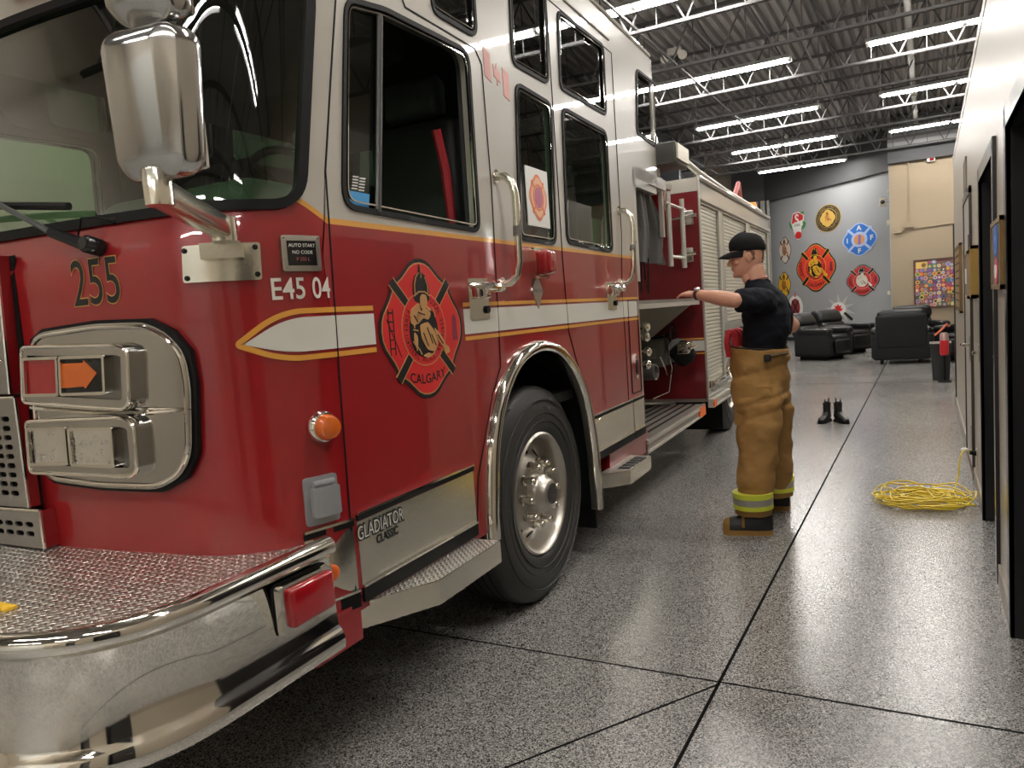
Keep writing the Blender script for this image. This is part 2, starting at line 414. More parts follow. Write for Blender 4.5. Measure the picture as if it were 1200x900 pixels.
# =================================================================== THE ROOM
def wallmat(name, c, rough, spec=.5, coat=0):
    return mat(name, c, rough, 0, coat, spec, bump=(9, .02), var=(1.5, .04))
BEIGE = mat('beige_wall_paint', (.40, .355, .285), .34, 0, .08, .5, bump=(6, .03), var=(1.2, .05))
TANW = mat('tan_end_wall_paint', (.34, .27, .18), .6, var=(1, .04))
GREYW = mat('grey_wall_paint', (.34, .355, .37), .42, 0, .12, .5, var=(1, .05))
BULK = mat('dark_bulkhead_paint', (.065, .067, .072), .6)
DECKM = mat('grey_roof_deck', (.36, .35, .35), .5, .2, bump=(20, .1))
JOISTM = mat('grey_steel_joist', (.10, .099, .10), .6, .2)
FRAMEB = mat('black_door_frame', (.012, .012, .014), .3, 0, .3)
DOORG = mat('grey_steel_door', (.20, .19, .17), .4)
def floor_mat():
    m = mat('speckled_epoxy_floor', (.2, .2, .2), .24, 0, 0, .6); nt = m.node_tree; p = nt.nodes['Principled BSDF']
    tc = nt.nodes.new('ShaderNodeTexCoord')
    v = nt.nodes.new('ShaderNodeTexVoronoi'); v.inputs['Scale'].default_value = 250; nt.links.new(tc.outputs['Object'], v.inputs['Vector'])
    s = nt.nodes.new('ShaderNodeSeparateColor'); nt.links.new(v.outputs['Color'], s.inputs[0])
    r = nt.nodes.new('ShaderNodeValToRGB'); cr = r.color_ramp; cr.interpolation = 'CONSTANT'
    cr.elements[0].position = 0; cr.elements[0].color = (.055, .055, .056, 1); cr.elements[1].position = .30; cr.elements[1].color = (.27, .267, .255, 1)
    for q, c in ((.55, (.41, .40, .375, 1)), (.86, (.66, .64, .60, 1))):
        e = cr.elements.new(q); e.color = c
    nt.links.new(s.outputs[0], r.inputs[0])
    n2 = nt.nodes.new('ShaderNodeTexNoise'); n2.inputs['Scale'].default_value = .7; n2.inputs['Detail'].default_value = 5; nt.links.new(tc.outputs['Object'], n2.inputs['Vector'])
    hv = nt.nodes.new('ShaderNodeMix'); hv.data_type = 'RGBA'; hv.blend_type = 'MULTIPLY'; hv.inputs['Factor'].default_value = .35
    nt.links.new(r.outputs[0], hv.inputs['A']); nt.links.new(n2.outputs['Fac'], hv.inputs['B']); nt.links.new(hv.outputs['Result'], p.inputs['Base Color'])
    n = nt.nodes.new('ShaderNodeTexNoise'); n.inputs['Scale'].default_value = 75; n.inputs['Detail'].default_value = 3; nt.links.new(tc.outputs['Object'], n.inputs['Vector'])
    b = nt.nodes.new('ShaderNodeBump'); b.inputs['Strength'].default_value = .17; b.inputs['Distance'].default_value = .006
    nt.links.new(n.outputs['Fac'], b.inputs['Height']); nt.links.new(b.outputs['Normal'], p.inputs['Normal'])
    mr = nt.nodes.new('ShaderNodeMapRange'); mr.inputs['To Min'].default_value = .13; mr.inputs['To Max'].default_value = .24
    nt.links.new(n2.outputs['Fac'], mr.inputs['Value']); nt.links.new(mr.outputs[0], p.inputs['Roughness']); return m
FLOORM = floor_mat()
RX = .28; LX = -5.6; YB = -6.5; YE = 21.0; ZC = 5.55
struct(MB().box(LX-.3, 4.3, YB-.3, 27.5, -.15, 0).build('floor', FLOORM, smooth=False))
# saw-cut joints in the slab
J = mat('joint_sealant', (.006, .006, .006), .95, spec=.05)
def joint(a, b, w_, n):
    a = Vector((a[0], a[1], 0)); b = Vector((b[0], b[1], 0)); d = (b-a).normalized(); q = Vector((-d.y, d.x, 0))*w_/2
    m = MB(); m.add([a+q, b+q, b-q, a-q, *(v+Vector((0, 0, .0015)) for v in (a+q, b+q, b-q, a-q))], [(0, 1, 2, 3), (7, 6, 5, 4), (0, 4, 5, 1), (1, 5, 6, 2), (2, 6, 7, 3), (3, 7, 4, 0)])
    struct(m.build('trim_%d' % n, J, smooth=False))
joint((-.70, YB), (-.73, 21), .012, 1); joint((-5.6, 2.58), (RX, 2.70), .008, 2); joint((-.71, 2.66), (-1.55, 1.35), .008, 3)
joint((-5.6, 12.6), (RX, 12.7), .010, 4)
# ceiling: corrugated steel deck
m = MB(); prof = []; x = LX
while x < 4.2:
    prof += [(x, ZC), (x+.06, ZC), (x+.085, ZC+.07), (x+.125, ZC+.07)]; x += .15
ring = [[(px_, y, z) for px_, z in prof] for y in (YB, 27)]; n = len(prof)
m.add([v for R in ring for v in R], [(i, i+1, n+i+1, n+i) for i in range(n-1)])
m.box(LX, 4.3, YB, 27, ZC+.16, ZC+.2)
struct(m.build('ceiling', DECKM, smooth=False))
# walls
DOORS = [(2.42, 3.50), (4.10, 5.22), (-1.0, .05), (-3.4, -2.3)]; YW = 10.15
ZD = 2.06; WT = 2.82
def wall_right():
    m = MB(); ys = sorted(DOORS); y = YB; T_ = .14
    for a, b in ys:
        m.box(RX, RX+T_, y, a, 0, WT); m.box(RX, RX+T_, a, b, ZD, WT); y = b
    m.box(RX, RX+T_, y, YW, 0, WT); m.box(RX+T_, 4.25, YW-.14, YW, 0, WT); return m
struct(wall_right().build('wall_right', BEIGE, smooth=False))
struct(MB().box(RX-.004, 4.3, YB, YW, WT, WT+.06).build('trim_5', BEIGE, smooth=False))
struct(MB().box(4.2, 4.4, YB, 27, 0, ZC+.1).build('wall_far_right', BEIGE, smooth=False))
struct(MB().box(LX-.2, LX, YB, 27.5, 0, ZC+.1).build('wall_left', BEIGE, smooth=False))
struct(MB().box(LX-.2, 4.3, YB-.2, YB, 0, ZC+.1).build('wall_front', BEIGE, smooth=False))
struct(MB().box(-.78, 4.3, YE, YE+.2, 0, ZC+.1).build('wall_end', TANW, smooth=False))
# grey wall standing at an angle behind the lounge corner
g = ray(300, 388); GD = Vector((g.x, g.y, 0)).normalized(); GP = G(919, 399); GN = Vector((GD.y, -GD.x, 0))
if GN.dot(CAMP-GP) < 0: GN = -GN
def greyp(px, py):
    r = ray(px, py); return CAMP+r*((GP-CAMP).dot(GN)/r.dot(GN))
ga = greyp(905, 399); ga.z = 0; gb = Vector((-.60, 0, 0)); gb = ga+GD*((gb.x-ga.x)/GD.x); gb.z = 0
def slab(a, b, t, z0, z1, name, mt):
    mm = MB(); q = -GN*t; P = [a, b, b+q, a+q]
    mm.add([Vector((v.x, v.y, z)) for z in (z0, z1) for v in P], [(0, 1, 2, 3), (7, 6, 5, 4), (0, 4, 5, 1), (1, 5, 6, 2), (2, 6, 7, 3), (3, 7, 4, 0)])
    return struct(mm.build(name, mt, smooth=False))
slab(ga, gb, .2, 0, ZC+.1, 'wall_end_angled', GREYW)
slab(ga+GN*.02, gb+GN*.02, .02, 0, .11, 'baseboard_end', mat('dark_baseboard', (.03, .03, .035), .5))
struct(MB().box(LX, ga.x+.05, 25.6, 25.8, 0, ZC+.1).build('wall_back', BULK, smooth=False))
struct(MB().box(-.80, -.60, YE+.02, gb.y+.1, 0, ZC+.1).build('wall_return', GREYW, smooth=False))
# pale steel column and track at the left end of the grey wall
ca = greyp(906, 330)
m = MB(); cy = ca.y-.5
for dx, w_ in ((-.62, .16), (-.40, .10), (-.22, .14), (-.02, .07)): m.box(ca.x+dx, ca.x+dx+w_, cy, cy+.14, 0, 4.5)
struct(m.build('trim_6', mat('galvanised_track', (.34, .33, .30), .45, .4), smooth=False))
# dark bulkhead boards above the end walls
slab(ga+GN*.12, gb+GN*.12, .1, 4.5, ZC+.1, 'trim_7', BULK)
struct(MB().box(-.80, 4.2, YE-.12, YE+.02, 4.47, ZC+.1).build('trim_8', BULK, smooth=False))
struct(MB().box(-.80, 4.2, YE-.16, YE-.12, 4.86, 4.95).build('trim_9', mat('pale_ledge', (.3, .3, .3), .5), smooth=False))
struct(MB().box(-.80, 4.2, YE-.14, YE-.12, 4.95, ZC).build('trim_12', mat('mid_grey_board', (.16, .16, .165), .5), smooth=False))
# dark block wall, beam and columns high on the left wall
m = MB(); m.box(LX, LX+.12, 8, 20.5, 3.2, 4.9); struct(m.build('trim_10', mat('grey_block_wall', (.12, .122, .13), .7, bump=(8, .3)), smooth=False))
m = MB(); m.box(LX+.1, LX+.42, 6, 20.5, 4.95, 5.3); m.box(LX+.12, LX+.5, 16.9, 17.3, 0, 5.0); m.box(LX+.12, LX+.9, 16.4, 16.5, 3.9, 5.0)
struct(m.build('trim_11', mat('dark_steel_beam', (.03, .032, .036), .5), smooth=False))
# open-web joists
CH = 4.80
def joist(y, n):
    m = MB(); x0, x1 = LX, 4.2
    for z in (CH, ZC-.05):
        for dy in (-.035, .012): m.box(x0, x1, y+dy, y+dy+.023, z-.018, z+.018)
    x = x0+.25; i = 0
    while x < x1-.6:
        m.tube([(x, y, CH), (x+.36, y, ZC-.05)], .013, 6); m.tube([(x+.36, y, ZC-.05), (x+.72, y, CH)], .013, 6)
        m.tube([(x+.36, y, CH), (x+.36, y, ZC-.05)], .008, 5); x += .72
    return struct(m.build('trim_%d' % n, JOISTM, smooth=False))
ROWS = [9.0, 12.45, 15.87, 19.2]
jn = 20
for y in (-4.4, -2.8, -1.0, .6, 2.42, 4.1, 5.8, 7.5, 9.22, 10.9, 12.67, 14.3, 16.1, 17.7, 19.35, 20.7):
    joist(y, jn); jn += 1
# cross bridging running along the hall
m = MB()
for x in (-4.9, -3.1, -1.45, 1.1): m.box(x, x+.03, YB, 20.8, CH+.02, CH+.05); m.box(x+.1, x+.13, YB, 20.6, ZC-.12, ZC-.09)
struct(m.build('trim_40', JOISTM, smooth=False))
m = MB(); m.tube([(-.17, YB, 5.15), (-.17, 20.5, 5.15)], .045, 10)
for y in range(-4, 20, 3): m.lathe([(.06, -.05), (.06, .05)], (-.17, y, 5.15), (0, 1, 0), 12)
tag(m.build('ceiling_pipe', mat('white_pipe', (.6, .6, .58), .4)), 'long white pipe running along under the roof deck, over the aisle', 'pipe')
# doors in the right wall
def door(n, a, b, style):
    d = empty('door_%d' % n, (RX, (a+b)/2, 0)); d['kind'] = 'structure'; h = (b-a)/2; fw = .055
    m = MB()
    for y0, y1, z0, z1 in ((-h, -h+fw, 0, ZD), (h-fw, h, 0, ZD), (-h, h, ZD-fw, ZD)): m.box(-.012, .15, y0, y1, z0, z1)
    for y0, y1, z0, z1 in ((-h-.02, -h+fw, 0, ZD+.02), (h-fw, h+.02, 0, ZD+.02), (-h, h, ZD-fw, ZD+.02)): m.box(-.016, .002, y0, y1, z0, z1)
    m.build('door_frame', FRAMEB, d, False)
    m = MB(); m.box(.10, .145, -h+fw, h-fw, .01, ZD-fw); m.build('door_leaf', FRAMEB, d, False)
    m = MB(); m.tube([(.05, h-.16, 1.0), (.05, h-.30, 1.0)], .011, 8); m.tube([(.10, h-.16, 1.0), (.05, h-.16, 1.0)], .011, 8); m.lathe([(.03, 0), (.03, .01)], (.10, h-.16, 1.0), (-1, 0, 0), 16)
    m.build('door_handle', BRUSH, d)
for i, (a, b) in enumerate(DOORS): door(i+1, a, b, 0)
# door 6: flush grey steel door with a narrow light and a lever handle
a, b = 6.28, 7.22
d = empty('door_6', (RX, 0, 0)); d['kind'] = 'structure'
m = MB()
for y0, y1, z0, z1 in ((a-.05, a, 0, 2.1), (b, b+.05, 0, 2.1), (a-.05, b+.05, 2.06, 2.11)): m.box(-.018, .0, y0, y1, z0, z1)
m.build('door_frame', mat('brown_door_frame', (.05, .04, .035), .4), d, False)
m = MB(); m.box(-.010, .004, a, b, .02, 2.06); m.build('door_leaf', mat('pale_grey_door', (.40, .37, .32), .35), d, False)
m = MB(); m.box(-.016, -.009, a+.10, a+.24, 1.5, 1.78); m.build('door_light', BLACKG, d, False)
m = MB(); m.box(-.016, -.009, a+.02, a+.2, .2, .36); m.box(-.018, -.009, a+.02, a+.16, .86, 1.04); m.build('kick_plate', mat('dark_bronze_plate', (.08, .06, .05), .3, .8), d, False)
m = MB(); m.tube([(-.01, a+.08, .98), (-.07, a+.08, .98)], .014, 10); m.tube([(-.065, a+.08, .98), (-.065, a+.22, .975)], .012, 10); m.build('door_handle', CHROME, d)
struct(MB().box(RX-.014, RX+.16, YW-.02, YW+.05, 0, 2.12).build('trim_13', FRAMEB, smooth=False))
# baseboards along the right wall
m = MB()
for y0, y1 in ((YB, -3.42), (-2.28, -1.02), (.07, 2.38), (3.54, 4.06), (5.26, 6.22), (7.28, YW)): m.box(RX-.012, RX, y0, y1, 0, .10)
struct(m.build('baseboard_right', mat('taupe_baseboard', (.33, .29, .24), .4), smooth=False))
# roll-up bay door behind the camera (seen only in the chrome)
d = empty('door_7', (-2.6, YB+.02, 0)); d['kind'] = 'structure'
for k in range(7):
    MB().box(-2.0, 2.0, 0, .05, k*.55+.01, k*.55+.54).build('door_panel', mat('bay_door_panel', (.55, .55, .52), .4) if not bpy.data.materials.get('bay_door_panel') else bpy.data.materials['bay_door_panel'], d, False)
# ------------------------------------------------------------------ lights: twin-tube strip fixtures hung between joist chords
TUBE = mat('fluorescent_tube', (1, 1, 1), .3, emit=LAMPCOL[:3], es=LAMP)
FIX = mat('white_fixture', (.62, .62, .62), .4)
def strip(x0, x1, y, label):
    L_ = x1-x0; r = empty('ceiling_light', (x0, y, 4.98), 0, label, 'light', 'fluorescent strip lights under the roof')
    m = MB(); m.add([(0, -.14, .02), (0, -.06, .09), (0, .06, .09), (0, .14, .02), (0, .13, .015), (0, .055, .08), (0, -.055, .08), (0, -.13, .015),
                     (L_, -.14, .02), (L_, -.06, .09), (L_, .06, .09), (L_, .14, .02), (L_, .13, .015), (L_, .055, .08), (L_, -.055, .08), (L_, -.13, .015)],
                    [(i, (i+1) % 8, 8+(i+1) % 8, 8+i) for i in range(8)]+[(7, 6, 5, 4, 3, 2, 1, 0), (8, 9, 10, 11, 12, 13, 14, 15)]); m.build('reflector', FIX, r, False)
    k = max(1, round(L_/1.25)); seg = L_/k
    m = MB()
    for i in range(k):
        a_, b_ = i*seg+.05, (i+1)*seg-.05
        MB().box(a_, b_, -.055, .055, -.004, .028).build('tube', TUBE, r, False)
    for i in range(k+1):
        x = min(max(i*seg, .03), L_-.03); m = MB(); m.box(x-.025, x+.025, -.06, .06, 0, .08); m.tube([(x, 0, .075), (x, 0, ZC-4.98)], .006, 6); m.build('hanger', FIX, r, False)
names_l = ['nearest to the truck roof', 'second from the front over the truck', 'third back over the truck', 'fourth back over the truck', 'fifth and farthest left, before the grey wall']
for i, y in enumerate((8.95, 12.40, 15.85, 19.05)):
    strip(-4.15 if i else -4.3, -1.75, y, 'long bright strip light of the left row, ' + names_l[i])
strip(-4.2, -1.85, 22.6, 'long bright strip light of the left row, ' + names_l[4])
names_r = ['nearest of the three in view', 'middle of the three in view', 'farthest of the three in view']
for i, y in enumerate((12.50, 15.9, 19.6)):
    strip(-.73, 1.75, y, 'strip light above the wall top at right, ' + names_r[i])
for i, y in enumerate((-4.6, -1.2, 2.2, 5.55)):
    strip(-4.3, -1.75, y, 'strip light above the truck, out of the picture, row %s' % ('one', 'two', 'three', 'four')[i])
for i, y in enumerate((-4.6, -1.2, 2.2, 5.6, 9.05)):
    strip(-.73, 1.75, y, 'strip light over the near aisle, out of the picture, row %s' % ('one', 'two', 'three', 'four', 'five')[i])
# =================================================================== THE FIRE TRUCK
TR = empty('fire_truck', O, radians(2.2901), 'red and cream fire engine with chrome bumper and number 255, parked on the left', 'fire truck')
def sub(name, label=None):      # a part that is only a holder of sub-parts
    o = bpy.data.objects.new(name, None); col.objects.link(o); o.parent = TR
    if label: o['label'] = label
    return o
U0 = -1.34; RC = .34; LC = RC*pi/2; W2 = -1.22
def rake(z): t = min(1, max(0, (z-1.69)/.09)); return .035*t*t*(3-2*t)+.22*max(0, z-1.8)
def cab(u, z, o=0):
    rk = rake(z)
    if u >= -.6: return Vector((o, u, z))
    if u >= U0: return Vector((o, u+rk*((-.6-u)/.74), z))
    if u >= U0-LC:
        th = (U0-u)/RC; r = RC+o; return Vector((-RC+r*cos(th), U0-r*sin(th)+rk, z))
    d = U0-LC-u; t = 1-min(1, d/.88); bow = .06*(1-t*t); return Vector((-RC-d, U0-RC-o-bow+rk, z))
def mir(fn): return lambda u, z, o=0: (lambda v: Vector((-2.44-v.x, v.y, v.z)))(fn(u, z, o))
def K(*pts, o=0, g=(-1.6, 1.3)):      # photo points -> (u,z) on the cab skin
    out = []; 
    for p in pts: g = inv(cab, p[0], p[1], g, o); out.append(g)
    return out
def SP(*pts, o=0): return [S(p[0], p[1], o) for p in pts]
UC = U0-LC-.88
# ---- outlines measured on the skin
fd = SP((418, 700), (415, 690), (383, 215)); fd = [(-1.335, .575), (-1.335, 1.9)]
def U(pt): return inv(cab, pt[0], pt[1], (-1.0, 1.9))
doorF = [U((417, 700)), U((398, 450)), U((381, 200)), U((387, 95)), U((393, 0))]
topF = (doorF[-1][0]+.10, 2.86)
doorF += [topF] + SP((460, 0), (556, 57), (564, 75), (576, 225), (586.5, 430), (577, 462), (567, 520), (560, 560), (559, 617))
doorF[-1] = (doorF[-1][0], .575); doorF[0] = (doorF[0][0], .575)
doorR = SP((660, 305), (666, 400), (672, 425), (690, 462), (697, 487)) 
doorR = [(.50, 1.72), (.52, 1.33)] + SP((682, 447), (694, 480)) + [(.80, .60)] + SP((737, 475), (733, 400), (729, 350)) + [(1.50, 1.9), (1.50, 3.02), (.50, 3.02)]
win1 = rnd([U((402.5, 243)), U((396, 215)), U((402, 20)), U((404, -8))] + SP((420, -8), (541, 60), (551, 85), (560, 262), (555, 270)), [.05, .03, .05, .05, .05, .05, .05, .03, .05])
win1 = rnd([U((401.5, 242)), U((404, -2))] + [S(425, -3)] + SP((548, 61), (561, 271)), [.07, .06, .05, .07, .05])
win6 = rnd(SP((608.5, 280), (651, 286), (645, 122), (603.5, 97)), .06)
win7 = rnd(SP((664, 284), (717.5, 295), (710, 155), (658, 126)), .06)
z3 = 3.12
win3 = rnd(SP((600.5, 74), (642, 98)) + [S(638, 3), (S(634, -2)[0]-.06, z3), (S(596, 0)[0], z3)], .06)
win3 = rnd([S(600, 74), S(642, 98), (S(642, 98)[0]+.03, 3.05), (S(596, 0)[0]+.02, 3.12)], .05)
a0, a1 = S(504, 12), S(558, 44)
win2 = rnd([a0, a1, (a1[0], 3.06), (a0[0]+.02, 3.02)], .06)
win4 = rnd(SP((656, 103), (710, 135), (706.5, 54), (652.5, 12)), .05)
win5 = rnd(SP((746, 156), (768, 172), (765.5, 97), (745, 81)), .05)
wsR = [U((362, 240)), U((352, 242))]
def Kc(p, g=(-1.6, 1.85)): return inv(cab, p[0], p[1], g)
wb = [Kc(p) for p in ((354, 243), (240, 244), (100, 258))]; zb = wb[1][1]
wr = Kc((361, 60), (-1.5, 2.3))
zt = Kc((30, 18), (-2.4, 2.5))[1]
print('WS', wb, wr, zt, doorF[:6])
ws = rnd([(UC-.0, zb), (wb[0][0], wb[0][1]), (wr[0], zt), (UC-.0, zt)], [0, .10, .14, 0], 8)
arch_c = [(-.52, .40)] + SP((566, 632), (568, 545), (580, 480), (604, 425), (635, 402), (665, 418), (684, 460), (695, 520), (700, 575)) + [(.80, .40)]
arch_c = [(-.50, .50), (-.50, .60), (-.45, .90), (-.33, 1.12), (-.14, 1.26), (.10, 1.305), (.34, 1.27), (.54, 1.15), (.70, .95), (.78, .65), (.79, .30)]
arch = rnd(arch_c, [0, .1, .1, .1, .1, .1, .1, .1, .1, .1, 0], 3)
SK = .04
def shell_panel(fn, name, mirror):
    outer = [(UC, .795), (U0-.26, .795), (U0-.20, .52), (-1.335, .53), (-.60, .53), (-.50, .53)] + [p for p in arch if p[1] > .531] + [(.787, .60), (1.76, .575), (1.80, 2.22), (2.42, 2.34), (2.42, 3.16), (2.34, 3.24), (-.9, 3.24), (-1.15, 2.95), (UC, 2.92)]
    pass
    e = [inset(doorF, -.004), inset(doorR, -.004), win4 if False else None]
    holes = [x for x in (inset(doorF, -.003), inset(doorR, -.003), ws, win2, win3, win5, win7b) if x]
    p = panel(outer, holes, fn, 0, -SK, grid=.09).build(name, PAINT, TR, ang=30); return p
# windows 3 sits between the doors? decide which panel owns which window
win7b = None
ownR = []; 
for nm, wv in (('w3', win3), ('w4', win4), ('w6', win6), ('w7', win7)):
    cx = sum(p[0] for p in wv)/len(wv); print(nm, round(cx, 2), [tuple(round(c, 2) for c in p) for p in (wv[0], wv[len(wv)//2])])
print('doorR x', doorR[0], 'doorF', [tuple(round(c, 2) for c in p) for p in doorF])
def shell(fn, mirror=False):
    outer = [(UC, .795), (U0-.26, .795), (U0-.20, .52), (-1.335, .53), (-.55, .53), (-.50, .531)] + [p for p in arch if p[1] > .54] + [(.787, .575), (1.76, .575), (1.80, 2.22), (2.42, 2.34), (2.42, 3.16), (2.34, 3.24), (-.9, 3.24), (-1.15, 2.95), (UC, 2.92)]
    holes = [inset(doorF, -.003), inset(doorR, -.003), ws, win2, win3, win5, win6]
    wsh = ws
    # windshield reaches the centre line: cut it out of the outline instead of as a hole
    outer2 = outer[:-1] + [(UC, 2.92), (UC, zt)] + [p for p in reversed(ws) if p[0] > UC+.001] + [(UC, zb)]
    p = panel(outer2, [h for h in holes if h is not ws], fn, 0, -SK, grid=.08).build('cab_shell', PAINT, TR, ang=30)
    q = panel(outer2, [h for h in holes if h is not ws], fn, -SK-.004, -SK-.02, grid=.12).build('cab_lining', DARK, TR, ang=30)
shell(cab); shell(mir(cab))
def gasket(w_, fn, par, wd=.018, m=None, name='window_seal', grid=.06, out=.007):
    return panel(inset(w_, -wd*.45), [inset(w_, wd*.55)], fn, out, -.012, grid=grid).build(name, m or BLACK, par, ang=50)
def bead(w_, fn, par, d=.020, wd=.005, grid=.06):
    return panel(inset(w_, d), [inset(w_, d+wd)], fn, .006, .0, grid=grid).build('bright_bead', CHROME, par, ang=50)
def pane(w_, fn, par, m, d=.0, name='window_glass', grid=.08, off=-.010):
    return panel(inset(w_, d), (), fn, off, off-.004, grid=grid).build(name, m, par, ang=60)
for fn, far in ((cab, False), (mir(cab), True)):
    # doors
    for nm, ol, wn in (('front_door', doorF, [win1]), ('crew_door', doorR, [win7, win4])):
        dr = panel(ol, wn, fn, 0, -SK, grid=.12).build(nm, PAINT, TR, ang=30)
        panel(ol, wn, fn, -SK-.004, -SK-.02, grid=.15).build('door_lining', DARK, dr)
        for w_ in wn:
            gasket(w_, fn, dr); 
            if not far: bead(w_, fn, dr)
        if nm == 'crew_door':
            pane(win7, fn, dr, GLASS); pane(win4, fn, dr, DGLASS)
        elif far:
            pane(win1, fn, dr, GLASS)
        else:
            # vent pane with its post; the drop glass is wound down
            a, b = S(418, 4), S(437, 248)
            vent = [p for p in win1]
            xa = lambda z: a[0]+(b[0]-a[0])*(a[1]-z)/(a[1]-b[1])
            vp = [p for p in inset(win1, .004) if p[0] < xa(p[1])-.004]
            zl = [p[1] for p in vp]; vp2 = sorted(vp, key=lambda p: atan2(p[1]-2.1, p[0]+1.2))
            vlo = (xa(min(zl)+.004), min(zl)+.004); vhi = (xa(max(zl)-.004), max(zl)-.004)
            cx = sum(p[0] for p in vp+[vlo, vhi])/(len(vp)+2); cz = sum(p[1] for p in vp+[vlo, vhi])/(len(vp)+2)
            poly = sorted(vp+[vlo, vhi], key=lambda p: atan2(p[1]-cz, p[0]-cx))
            panel(poly, (), fn, -.010, -.014).build('vent_glass', GLASS, dr)
            m = MB(); pa = cab(a[0], a[1], .002); pb = cab(b[0], b[1], .002); m.tube([pa, pb], .011, 8); m.build('vent_post', mat('dark_grey_post', (.10, .10, .10), .35, .6), dr)
            m = MB(); m.tube([pa+Vector((-.01, .016, 0)), pb+Vector((-.01, .018, 0))], .010, 8); m.build('vent_post_rubber', BLACK, dr)
            st = [S(401, 193, 0), S(427, 207, 0), S(428, 242, 0), S(403, 240, 0)]
            c0 = S(414, 233); 
            panel([S(402, 221), S(427, 226), S(428, 242), S(403, 238)], (), fn, -.006, -.009).build('blue_sticker', mat('sticker_blue', (.05, .30, .62), .5), dr, False)
            m = MB()
            for k in range(5):
                for (x0, x1) in ((404, 411), (413, 420)):
                    y0 = 203+k*3.6+(x0-404)*.25; panel([S(x0, y0), S(x1, y0+1), S(x1, y0+2.6), S(x0, y0+1.6)], (), fn, -.006, -.009, mb=m)
            m.build('sticker_print', WHITE, dr, False)
    # fixed windows of the shell
    wsH = sub('side_window'); gasket(win6, fn, wsH); pane(win6, fn, wsH, GLASS)
    if not far: bead(win6, fn, wsH)
    for w_ in (win2, win3, win5):
        wsH = sub('upper_window'); gasket(w_, fn, wsH); pane(w_, fn, wsH, DGLASS)
        if not far: bead(w_, fn, wsH)
    # windshield half
    wh = sub('windshield')
    wsi = ws
    out = [p for p in inset(ws, -.010) if p[0] > UC+.02]; inn = [p for p in inset(ws, .020) if p[0] > UC+.02]
    strip_ = [(UC, zb-.010)] + out + [(UC, zt+.010), (UC, zt-.020)] + list(reversed(inn)) + [(UC, zb+.020)]
    def order(pts): return pts
    panel(strip_, (), fn, .012, -.012, grid=.06).build('window_seal', BLACK, wh, ang=50)
    panel([(UC, zb), *[p for p in ws if p[0] > UC+.001], (UC, zt)], (), fn, -.008, -.013, grid=.07).build('window_glass', WGLASS, wh, ang=60)
# roof slab, visor rim
rl = [cab(u, 2.93) for u in [UC, U0-LC-.4, U0-LC, U0-LC*.5, U0]]
m = MB(); outl = [(-.03, -.95), (-.03, 2.40), (-2.41, 2.40), (-2.41, -.95)]
m.add([(x, y, 3.20) for x, y in outl]+[(x, y, 3.245) for x, y in outl], [(0, 1, 2, 3), (7, 6, 5, 4), (0, 4, 5, 1), (1, 5, 6, 2), (2, 6, 7, 3), (3, 7, 4, 0)])
fl = [(-.04, -1.08), (-.2, -1.36), (-.5, -1.45), (-1.94, -1.45), (-2.24, -1.36), (-2.40, -1.08)]
m.add([(x, y, 2.88) for x, y in fl]+[(x, y, 2.92) for x, y in fl], [tuple(range(6)), tuple(reversed(range(6, 12)))]+[(i, (i+1) % 6, 6+(i+1) % 6, 6+i) for i in range(6)])
m.add([(-.04, -1.1, 2.9), (-2.40, -1.1, 2.9), (-2.41, -.93, 3.24), (-.03, -.93, 3.24), (-.04, -1.1, 2.86), (-2.40, -1.1, 2.86), (-2.41, -.93, 3.18), (-.03, -.93, 3.18)], [(0, 1, 2, 3), (7, 6, 5, 4), (0, 4, 5, 1), (1, 5, 6, 2), (2, 6, 7, 3), (3, 7, 4, 0)])
m.box(-2.44, 0, 2.38, 2.42, 2.30, 3.22); m.build('cab_roof', CREAM, TR, False)
m = MB(); m.box(-2.40, -.01, 1.74, 1.79, .6, 2.32); m.box(-2.40, -.01, 1.76, 2.42, 2.25, 2.30); m.build('cab_rear_wall', CREAM, TR, False)
m = MB(); a, b = S(660, 0), S(713, 47); m.tube([(.004, a[0]-.6, a[1]+.0), (.004, b[0], a[1]+.0)], .006, 8); m.tube([(.0, -.9, 3.235), (.0, 2.36, 3.235)], .014, 8); m.build('drip_rail', CREAM, TR)
# roof beacons above the windshield
for x in (-.95, -1.5):
    p = cab(UC+.2, zt+.16); 
    m = MB(); m.add(*rbox(x-.14, x+.14, p.y-.09, p.y+.10, zt+.07, zt+.17, .02)); m.build('roof_lamp', REDLENS, TR)
# ---- interior
I = sub('cab_interior', 'dark cab interior seen through the windows')
m = MB(); m.box(-2.38, -.06, -1.28, 1.72, .95, 1.0); m.build('cab_floor', DARKER, I, False)
m = MB(); m.box(-2.37, -.07, -1.05, 1.74, 2.80, 2.84); m.build('headliner', DARKER, I, False)
m = MB(); m.add(*rbox(-2.34, -.10, -1.50, -1.10, 1.35, 1.80, .06)); m.add(*rbox(-1.0, -.22, -1.42, -1.02, 1.6, 1.93, .09, 4)); m.build('dashboard', DASH, I)
m = MB(); c = Vector((-.48, -.90, 1.92)); ax_ = Vector((0, .75, .62)).normalized(); a_ = Vector((1, 0, 0)); b_ = ax_.cross(a_)
m.tube([c+(a_*cos(t)+b_*sin(t))*.22 for t in [2*pi*k/28 for k in range(28)]], .016, 8, closed=True)
for t in (0, 2.1, 4.2): m.tube([c, c+(a_*cos(t)+b_*sin(t))*.22], .010, 6)
m.tube([c, c-ax_*.35], .03, 8); m.build('steering_wheel', BLACK, I)
